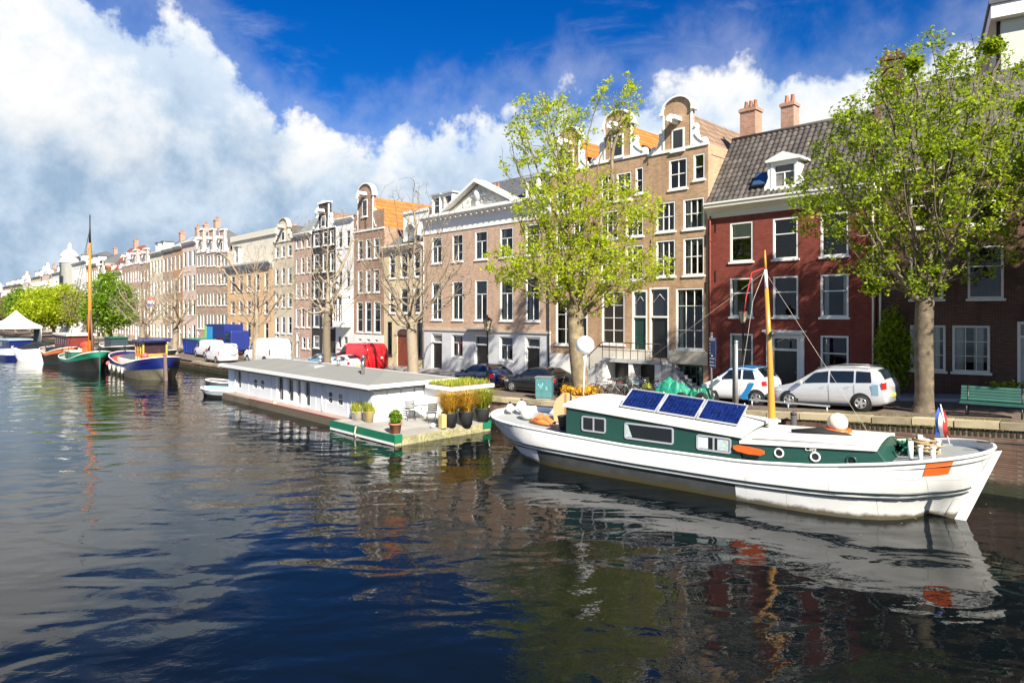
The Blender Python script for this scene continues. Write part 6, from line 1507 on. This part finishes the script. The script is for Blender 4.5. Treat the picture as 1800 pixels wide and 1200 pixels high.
c = van('bright red delivery van standing before the cream arched house', spot(604, 0, 28.5), 28.4, VRED, sc_=(1.25, 1.1, 1.2))
# rear doors: window, badge, lights on the tail
rw = MB().hexa([(4.335,-.78,1.16),(4.37,.78,1.16),(4.30,.78,1.16),(4.30,-.78,1.16),(4.315,-.74,1.70),(4.315,.74,1.70),(4.25,.74,1.70),(4.25,-.74,1.70)])
for y0, y1 in ((-.80, -.05), (.05, .80)): MB().hexa([(4.37,y0,1.18),(4.40,y0,1.18),(4.40,y1,1.18),(4.37,y1,1.18),(4.32,y0,1.64),(4.345,y0,1.64),(4.345,y1,1.64),(4.32,y1,1.64)]).build('rear_window', CGLASS, c.root)
for sg in (-1, 1): MB().box(4.36, 4.415, sg*.84-.06, sg*.84+.06, .75, 1.15).build('rear_lamp', ORNG, c.root)
MB().sphere((4.40, .35, .95), .10, 10, 6).build('badge', WHITE, c.root)
van('white van on the quay edge, left and further of two small white vans', spot(350, 0, 26.3), 26.6, VWH)
van('white van on the quay edge, right and nearer of two small white vans', spot(372, 0, 24.5), 24.6, VWH)
van('long white high-roofed van between bare trees behind the houseboat', spot(438, 0, 26.), 26.4, VWH, sc_=(1.42, 1.1, 1.32))
# blue truck with coloured side stripes
TB = mat('truck_blue', (.008, .024, .19), .5, .2, 2.); k0 = spot(378, 0, 30.)
o = empty('truck', P(k0, 30., zs(k0)), RZ, 'dark blue truck with bright blue and lime side panels behind the white vans', 'truck')
MB().box(0, 6., -1.1, 1.1, .7, 3.6).build('box_body', TB, o); MB().box(6.05, 8., -1.1, 1.1, .6, 2.9).build('cab', TB, o, bevel=.12); MB().box(.3, 2.2, -1.13, -1.101, 1.4, 3.3).build('side_panel', mat('panel_blue', (.02, .28, .62), .5), o); MB().box(-.4, .2, -1.13, 1.1, .9, 3.4).build('tail_panel', mat('panel_lime', (.35, .62, .03), .5), o); MB().box(6.4, 7.6, -1.12, -1.101, 1.8, 2.6).build('side_window', CGLASS, o); MB().box(3.5, 5.6, -1.13, -1.101, .9, 2.1).build('dark_panel', mat('panel_maroon', (.06, .01, .03), .5), o)
tm, wme, rim = wheel_meshes(.45)
for x in (1.2, 6.9):
    for sg in (-1, 1): h_ = link('wheel', wme, o, (x, sg*1.0, .45)); h_.rotation_euler = (R(90)*(1 if sg < 0 else -1), 0, 0); link('tyre', tm, h_); link('rim', rim, h_)
k0 = spot(330, 0, 27.); o = empty('skip', P(k0, 27.5, zs(k0)), RZ, 'dark blue open container standing on the quay left of the white vans', 'container')
MB().hexa([(0,-.9,.15),(4.5,-.9,.15),(4.5,.9,.15),(0,.9,.15),(-.4,-1.05,1.8),(4.9,-1.05,1.8),(4.9,1.05,1.8),(-.4,1.05,1.8)]).build('bin', TB, o)
for i in range(6): MB().box(.3+i*.8, .42+i*.8, -1.06, -.9, .2, 1.7).build('rib', TB, o)
MB().box(-.45, 4.95, -1.1, 1.1, 1.8, 1.9).build('rim', TG2, o)

# ------------------------------------------------------------------ bicycles, tarps, signs, lamps
def bicycle_proto():
    ro = empty('bicycle')
    ty = MB().ring((0, 0, 0), .34, .02, 'y', 24, 5)
    for i in range(8): a = math.pi*i/8; ty.tube([(-.33*math.cos(a), 0, -.33*math.sin(a)), (.33*math.cos(a), 0, .33*math.sin(a))], .004, 3)
    tm_ = ty.mesh('wheel', RUBBER)
    for x in (0, 1.08): link('wheel', tm_, ro, (x, 0, .36))
    fr_ = MB()
    for a, b in (((1.08, 0, .36), (.66, 0, .32)), ((1.08, 0, .36), (.78, 0, .88)), ((.66, 0, .32), (.80, 0, .92)), ((.66, 0, .32), (.22, 0, .72)), ((.78, 0, .82), (.20, 0, .82)), ((0, 0, .36), (.22, 0, .95))): fr_.tube([a, b], .018, 6)
    fr_.build('frame', IRON, ro)
    MB().tube([(.22, 0, .95), (.24, 0, 1.05), (.22, -.24, 1.08), (.38, -.29, 1.06)], .014, 5).tube([(.24, 0, 1.05), (.22, .24, 1.08), (.38, .29, 1.06)], .014, 5).build('handlebar', CHROME, ro)
    MB().hexa([(.72,-.04,.93),(1.0,-.10,.93),(1.0,.10,.93),(.72,.04,.93),(.72,-.03,.98),(1.0,-.09,1.0),(1.0,.09,1.0),(.72,.03,.98)]).build('saddle', RUBBER, ro)
    MB().box(.95, 1.4, -.06, .06, .74, .76).build('carrier', IRON, ro); MB().ring((.66, 0, .32), .09, .012, 'y', 14, 4).build('chainring', IRON, ro)
    return ro
bp_ = bicycle_proto()
frames = [IRON, mat('bike_maroon', (.22, .02, .04), .4), mat('bike_grey', (.30, .30, .30), .4), mat('bike_green', (.02, .12, .06), .4), mat('bike_blue', (.02, .08, .25), .4)]
bl = [(985, 25.6, .4, 0, 'black bicycle behind the black hatchback, beside the tree trunk'), (1052, 25.6, .9, 2, 'grey bicycle just right of the big tree trunk'), (1066, 26.2, .5, 1, 'maroon bicycle leaning among the parked bicycles below the orange shutters'), (1080, 25.6, 1.2, 0, 'black bicycle in the middle of the bicycles below the stoop'), (1094, 26.1, .7, 3, 'green bicycle below the stoop piers'), (1108, 25.5, 1.1, 2, 'grey bicycle in front of the dark basement doors'), (1121, 26.0, .6, 0, 'black bicycle left of the round yellow-green shrub'), (1150, 26.2, .9, 4, 'blue bicycle left of the green tarpaulins'), (1044, 26.4, .3, 0, 'black bicycle touching the right side of the big tree'), (1073, 25.2, .2, 2, 'grey bicycle nearest the water below the orange shutters'), (1101, 25.1, .1, 0, 'black bicycle nearest the water below the stoop'), (1115, 26.6, 1.4, 4, 'blue bicycle close to the dark basement doors'), (862, 26.0, .5, 1, 'maroon bicycle behind the planted roof beside the street lamp')]
for i, (px, q, da, fi, lb) in enumerate(bl):
    b = bp_ if i == 0 else copy_tree(bp_)
    k = spot(px, 0, q); b.location = P(k, q, zs(k)); b.rotation_euler = (R(-6 if i % 2 else 5), 0, RZ+da); tag(b, lb, 'bicycle', 'bicycles parked on the quay')
    for ch in [x for x in bpy.data.objects if x.parent == b]:
        if ch.name.startswith('frame') and fi:
            ch.data = ch.data.copy(); ch.data.materials.clear(); ch.data.materials.append(frames[fi])
TARP = mat('green_tarp', (.012, .20, .125), .5, .25, 3., spec=.6)
def tarp(label, px, q, L, W_, H_, seed):
    k = spot(px, 0, q); o = empty('tarpaulin', P(k, q, zs(k)), RZ, label, 'tarpaulin', 'green tarpaulins by the little car')
    n, m_ = 40, 22; rg = []
    for i in range(n+1):
        u = -1+2*i/n; row = []
        for j in range(m_+1):
            v = -1+2*j/m_; r_ = max(abs(u)**3, abs(v)**2.4)
            hh = H_*(.62+.38*math.sin(2.2*u+seed))*(1-r_)+.0
            nz = noise.noise(Vector((u*2.6+seed, v*2.2, seed)))*.30*(1-r_)*H_+noise.noise(Vector((u*7, v*6, seed)))*.13*H_*(1-r_*.6)+.05*H_*noise.noise(Vector((u*16, v*12, seed)))*(1-r_)
            row.append((u*L/2*(1+.06*noise.noise(Vector((v*3, u, seed)))), v*W_/2*(1+.08*noise.noise(Vector((u*3, v, seed)))), max(.02, hh+nz)))
        rg.append(row)
    MB().loft(rg, False, False, closed=False, flip=True).build('sheet', TARP, o)
    tm_, wme, rim = wheel_meshes(.28)
    for x in (-L*.36, L*.36): h_ = link('wheel', wme, o, (x, -W_*.36, .28)); h_.rotation_euler = (R(90), 0, 0); link('tyre', tm_, h_)
tarp('crumpled green tarpaulin over a low motorcycle, left of two', 1180, 26.4, 2.3, 1.3, 1.05, 1.3); tarp('crumpled green tarpaulin over a taller motorcycle next to the small white car', 1218, 26.6, 2.0, 1.3, 1.45, 4.6)
# yellow-orange bed round the big tree, round shrub
def disk_pt(r_, c): a = rg_.uniform(0, 6.28); d = r_*math.sqrt(rg_.random()); return (c[0]+d*math.cos(a), c[1]+d*math.sin(a), c[2])
o = empty('flower_bed', bA, 0, 'bed of orange and yellow flowers around the foot of the big tree', 'flower bed')
MB().lathe([(1.05, 0), (1.1, .25), (1.0, .27), (.98, .15)], n=18).build('edging', TERRA, o)
pts = np.array([disk_pt(1.0, (0, 0, .32+rg_.uniform(0, .28))) for _ in range(900)]); link('flowers', leaf_mesh('flowers', pts, 2, .05, .13, leafmat('flower_orange', (.55, .22, .02), (.62, .45, .03), .3), 3), o)
k = spot(1137, 0, 26.); bush('round_shrub', 'small round yellow-green shrub below the stoop', P(k, 26., zs(k)), .38, .38, .42, 420, .10, SEDUM, 12)
k = spot(1268, 0, 31.); bush('low_shrub', 'low green shrub at the foot of the red house behind the little car', P(k, 31.9, zs(k)), .7, .4, .5, 500, .11, LEAF_F, 13)
# cabinet with graffiti
k = spot(957, 0, 24.4); o = empty('cabinet', P(k, 24.4, zs(k)), RZ+.55, 'teal metal cabinet with scribbled graffiti on the quay edge', 'cabinet')
TEAL = mat('teal_metal', (.06, .17, .18), .5, .2, 3., dirt=.2)
MB().box(-.42, .42, -.3, .3, .06, 1.08).build('body', TEAL, o, bevel=.03); MB().box(-.45, .45, -.33, .33, 1.081, 1.13).build('lid', GALV, o); MB().box(-.38, .38, -.26, .26, 0, .058).build('base', GREYST, o)
SCR = mat('graffiti', (.25, .55, .52), .6)
for pts in ([(-.26, .78), (-.20, .62), (-.16, .74), (-.18, .45)], [(-.02, .82), (-.08, .66), (-.08, .44)], [(.08, .66), (.20, .60), (.16, .50), (.04, .48), (.06, .60), (.24, .46)]): MB().tube([(x, -.305, z) for x, z in pts], .018, 4).build('graffiti_mark', SCR, o)
# parking sign
k = spot(1251, 0, 26.4); o = empty('road_sign', P(k, 26.4, zs(k)), RZ-.5, 'blue and white parking sign on a grey post before the red house', 'sign')
MB().cyl((0, 0, 0), (0, 0, 3.15), .045, 10).build('post', GALV, o); SB = mat('sign_blue', (.015, .06, .22), .4, .05)
MB().box(-.09, .43, -.075, -.055, 2.15, 2.95).build('plate', SB, o); MB().box(-.05, .36, -.081, -.076, 2.80, 2.93).build('white_field', WHITE, o); MB().box(-.06, .40, -.075, -.055, 1.62, 2.13).build('lower_plate', SB, o)
for z, x1 in ((2.66, .02), (2.52, .03), (2.38, .03), (2.24, .06), (2.02, .34), (1.86, .30), (1.72, .34)): MB().box(-.04, x1, -.080, -.0755, z-.03, z+.03).build('lettering', WHITE, o)
k = spot(1294, 0, 25.9); o = empty('steel_post', P(k, 25.9, zs(k)), RZ, 'tall plain grey steel post before the little car', 'post'); MB().cyl((0, 0, 0), (0, 0, 2.7), .075, 12).build('post', GALV, o); MB().box(-.14, .02, -.06, .06, .0, 2.55).build('dark_side', IRON, o); MB().lathe([(.09, 2.7), (.09, 2.76), (.01, 2.8)], n=10).build('cap', GALV, o)
# street lamps with lanterns
def street_lamp(label, px, q, H_):
    k = spot(px, 0, q); o = empty('street_lamp', P(k, q, zs(k)), RZ, label, 'street lamp', 'lantern lamp posts')
    MB().lathe([(.16, 0), (.16, .12), (.11, .2), (.09, .9), (.12, .95), (.06, 1.05), (.045, H_-.95), (.07, H_-.9), (.03, H_-.82)], n=12).build('post', mat('lamp_post_paint', (.045, .02, .018), .5), o)
    MB().tube([(-.28, 0, H_-1.0), (.28, 0, H_-1.0)], .02, 6).build('ladder_bar', IRON, o)
    ln = MB(); a, b, z0, z1 = .13, .26, H_-.80, H_-.22
    for i in range(6):
        t0 = math.pi*i/3; ln.tube([(a*math.cos(t0), a*math.sin(t0), z0), (b*math.cos(t0), b*math.sin(t0), z1)], .014, 4)
    ln.lathe([(b+.03, z1), (b+.04, z1+.03), (.12, z1+.18), (.05, z1+.2), (.04, z1+.3), (.01, z1+.36)], n=6, smooth=False).lathe([(a+.02, z0-.03), (a+.02, z0)], n=6, smooth=False)
    l = ln.build('lantern', mat('lamp_post_paint', (.045, .02, .018)), o); MB().lathe([(a-.005, z0+.01), (b-.012, z1-.01)], n=6, smooth=False).build('lantern_glass', mat('lantern_glass', (.45, .38, .26), .25, .1), l)
street_lamp('dark lantern lamp post before the grey base of the pedimented house', 857, 25.6, 4.25); street_lamp('dark lantern lamp post on the pavement before the red house', 1306, 30.2, 4.35)
# bench
k = -4.6; q = 27.2; o = empty('bench', P(k, q, zs(k)), RZ+.12, 'green slatted park bench at the right edge under the trees', 'bench')
BG = mat('bench_green', (.02, .085, .065), .5, .15, 4.); sl_ = MB().box(-.95, .95, -.045, .045, -.014, .014).mesh('slat', BG)
for i in range(5): link('seat_slat', sl_, o, (0, -.42+i*.10, .44+.006*i))
for i in range(5): b = link('back_slat', sl_, o, (0, .10+i*.055, .55+i*.095)); b.rotation_euler = (R(62), 0, 0)
for x in (-.75, .75): MB().tube([(x, -.42, 0), (x, -.40, .40), (x, .04, .42), (x, .12, 0)], .03, 6).tube([(x, .04, .42), (x, .34, .98)], .03, 6).build('leg', IRON, o)
# low rail and bollards on the quay edge
k = spot(1385, 0, 25.4); o = empty('low_rail', P(k, quayq(k)+.6, zs(k)), RZ+.12, 'low steel rail on the quay edge behind the mast', 'rail'); MB().box(-1.5, 1.5, -.03, .03, .30, .36).build('bar', GALV, o)
for x in (-1.4, 0, 1.4): MB().cyl((x, 0, 0), (x, 0, .30), .03, 8).build('leg', GALV, o)
k = spot(1404, 0, 25.0); o = empty('mooring_post', P(k, quayq(k)-.35, -.5), 0, 'dark wooden mooring post by the quay wall behind the fore cabin', 'post'); MB().cyl((0, 0, 0), (0, 0, zs(k)+.5), .11, 10).lathe([(.12, zs(k)+.5), (.12, zs(k)+.58), (.01, zs(k)+.62)], n=10).build('post', mat('dark_post', (.07, .065, .07), .8, .2), o)
k = -9.4; q = 29.4; o = empty('low_fence', P(k+5.6, q+.6, zs(k+5.)), RZ+.2, 'low dark iron fence before the brick house windows', 'fence')
for i in range(13): MB().cyl((i*.16-.1, 0, 0), (i*.16-.1, 0, .85), .012, 5).build('bar', IRON, o)
MB().box(-.15, 1.95, -.02, .02, .8, .84).build('top_rail', IRON, o)
k = -7.0; o = empty('planter_box', P(k+2.6, 30.6, zs(k+2.)), RZ+.2, 'dark green plants in front of the brick house windows', 'plants')
pts = np.array([(rg_.uniform(-.9, .9), rg_.uniform(-.25, .25), rg_.uniform(.3, .9)) for _ in range(500)]); link('foliage', leaf_mesh('foliage', pts, 2, .06, .13, LEAF_G, 15), o); MB().box(-1., 1., -.3, .3, 0, .38).box(-1.03, 1.03, -.33, .33, .381, .42).build('box', HGREY, o)

# ------------------------------------------------------------------ leaves and bits drifting on the water
rl9 = random.Random(31); vs = []; fs = []
for i in range(420):
    k = rl9.uniform(-60, -4); q = quayq(k)-abs(rl9.gauss(0, 3.2))-.1
    if rl9.random() < .25: k = rl9.gauss(-26, 2.5); q = rl9.uniform(14.5, 16)
    p = P(k, q, .012); a = rl9.uniform(0, 6.28); r_ = rl9.uniform(.02, .05); o = len(vs)
    for j in range(4): vs.append((p.x+r_*(1 if j % 2 else .5)*math.cos(a+j*1.57), p.y+r_*(1 if j % 2 else .5)*math.sin(a+j*1.57), .012+.004*(j % 2)))
    fs.append((o, o+1, o+2, o+3))
tag(MB().add(vs, fs).build('floating_leaves', mat('drift_leaf', (.32, .26, .08), .8, .3)), 'tiny fallen leaves drifting on the canal near the boats', kind='stuff')
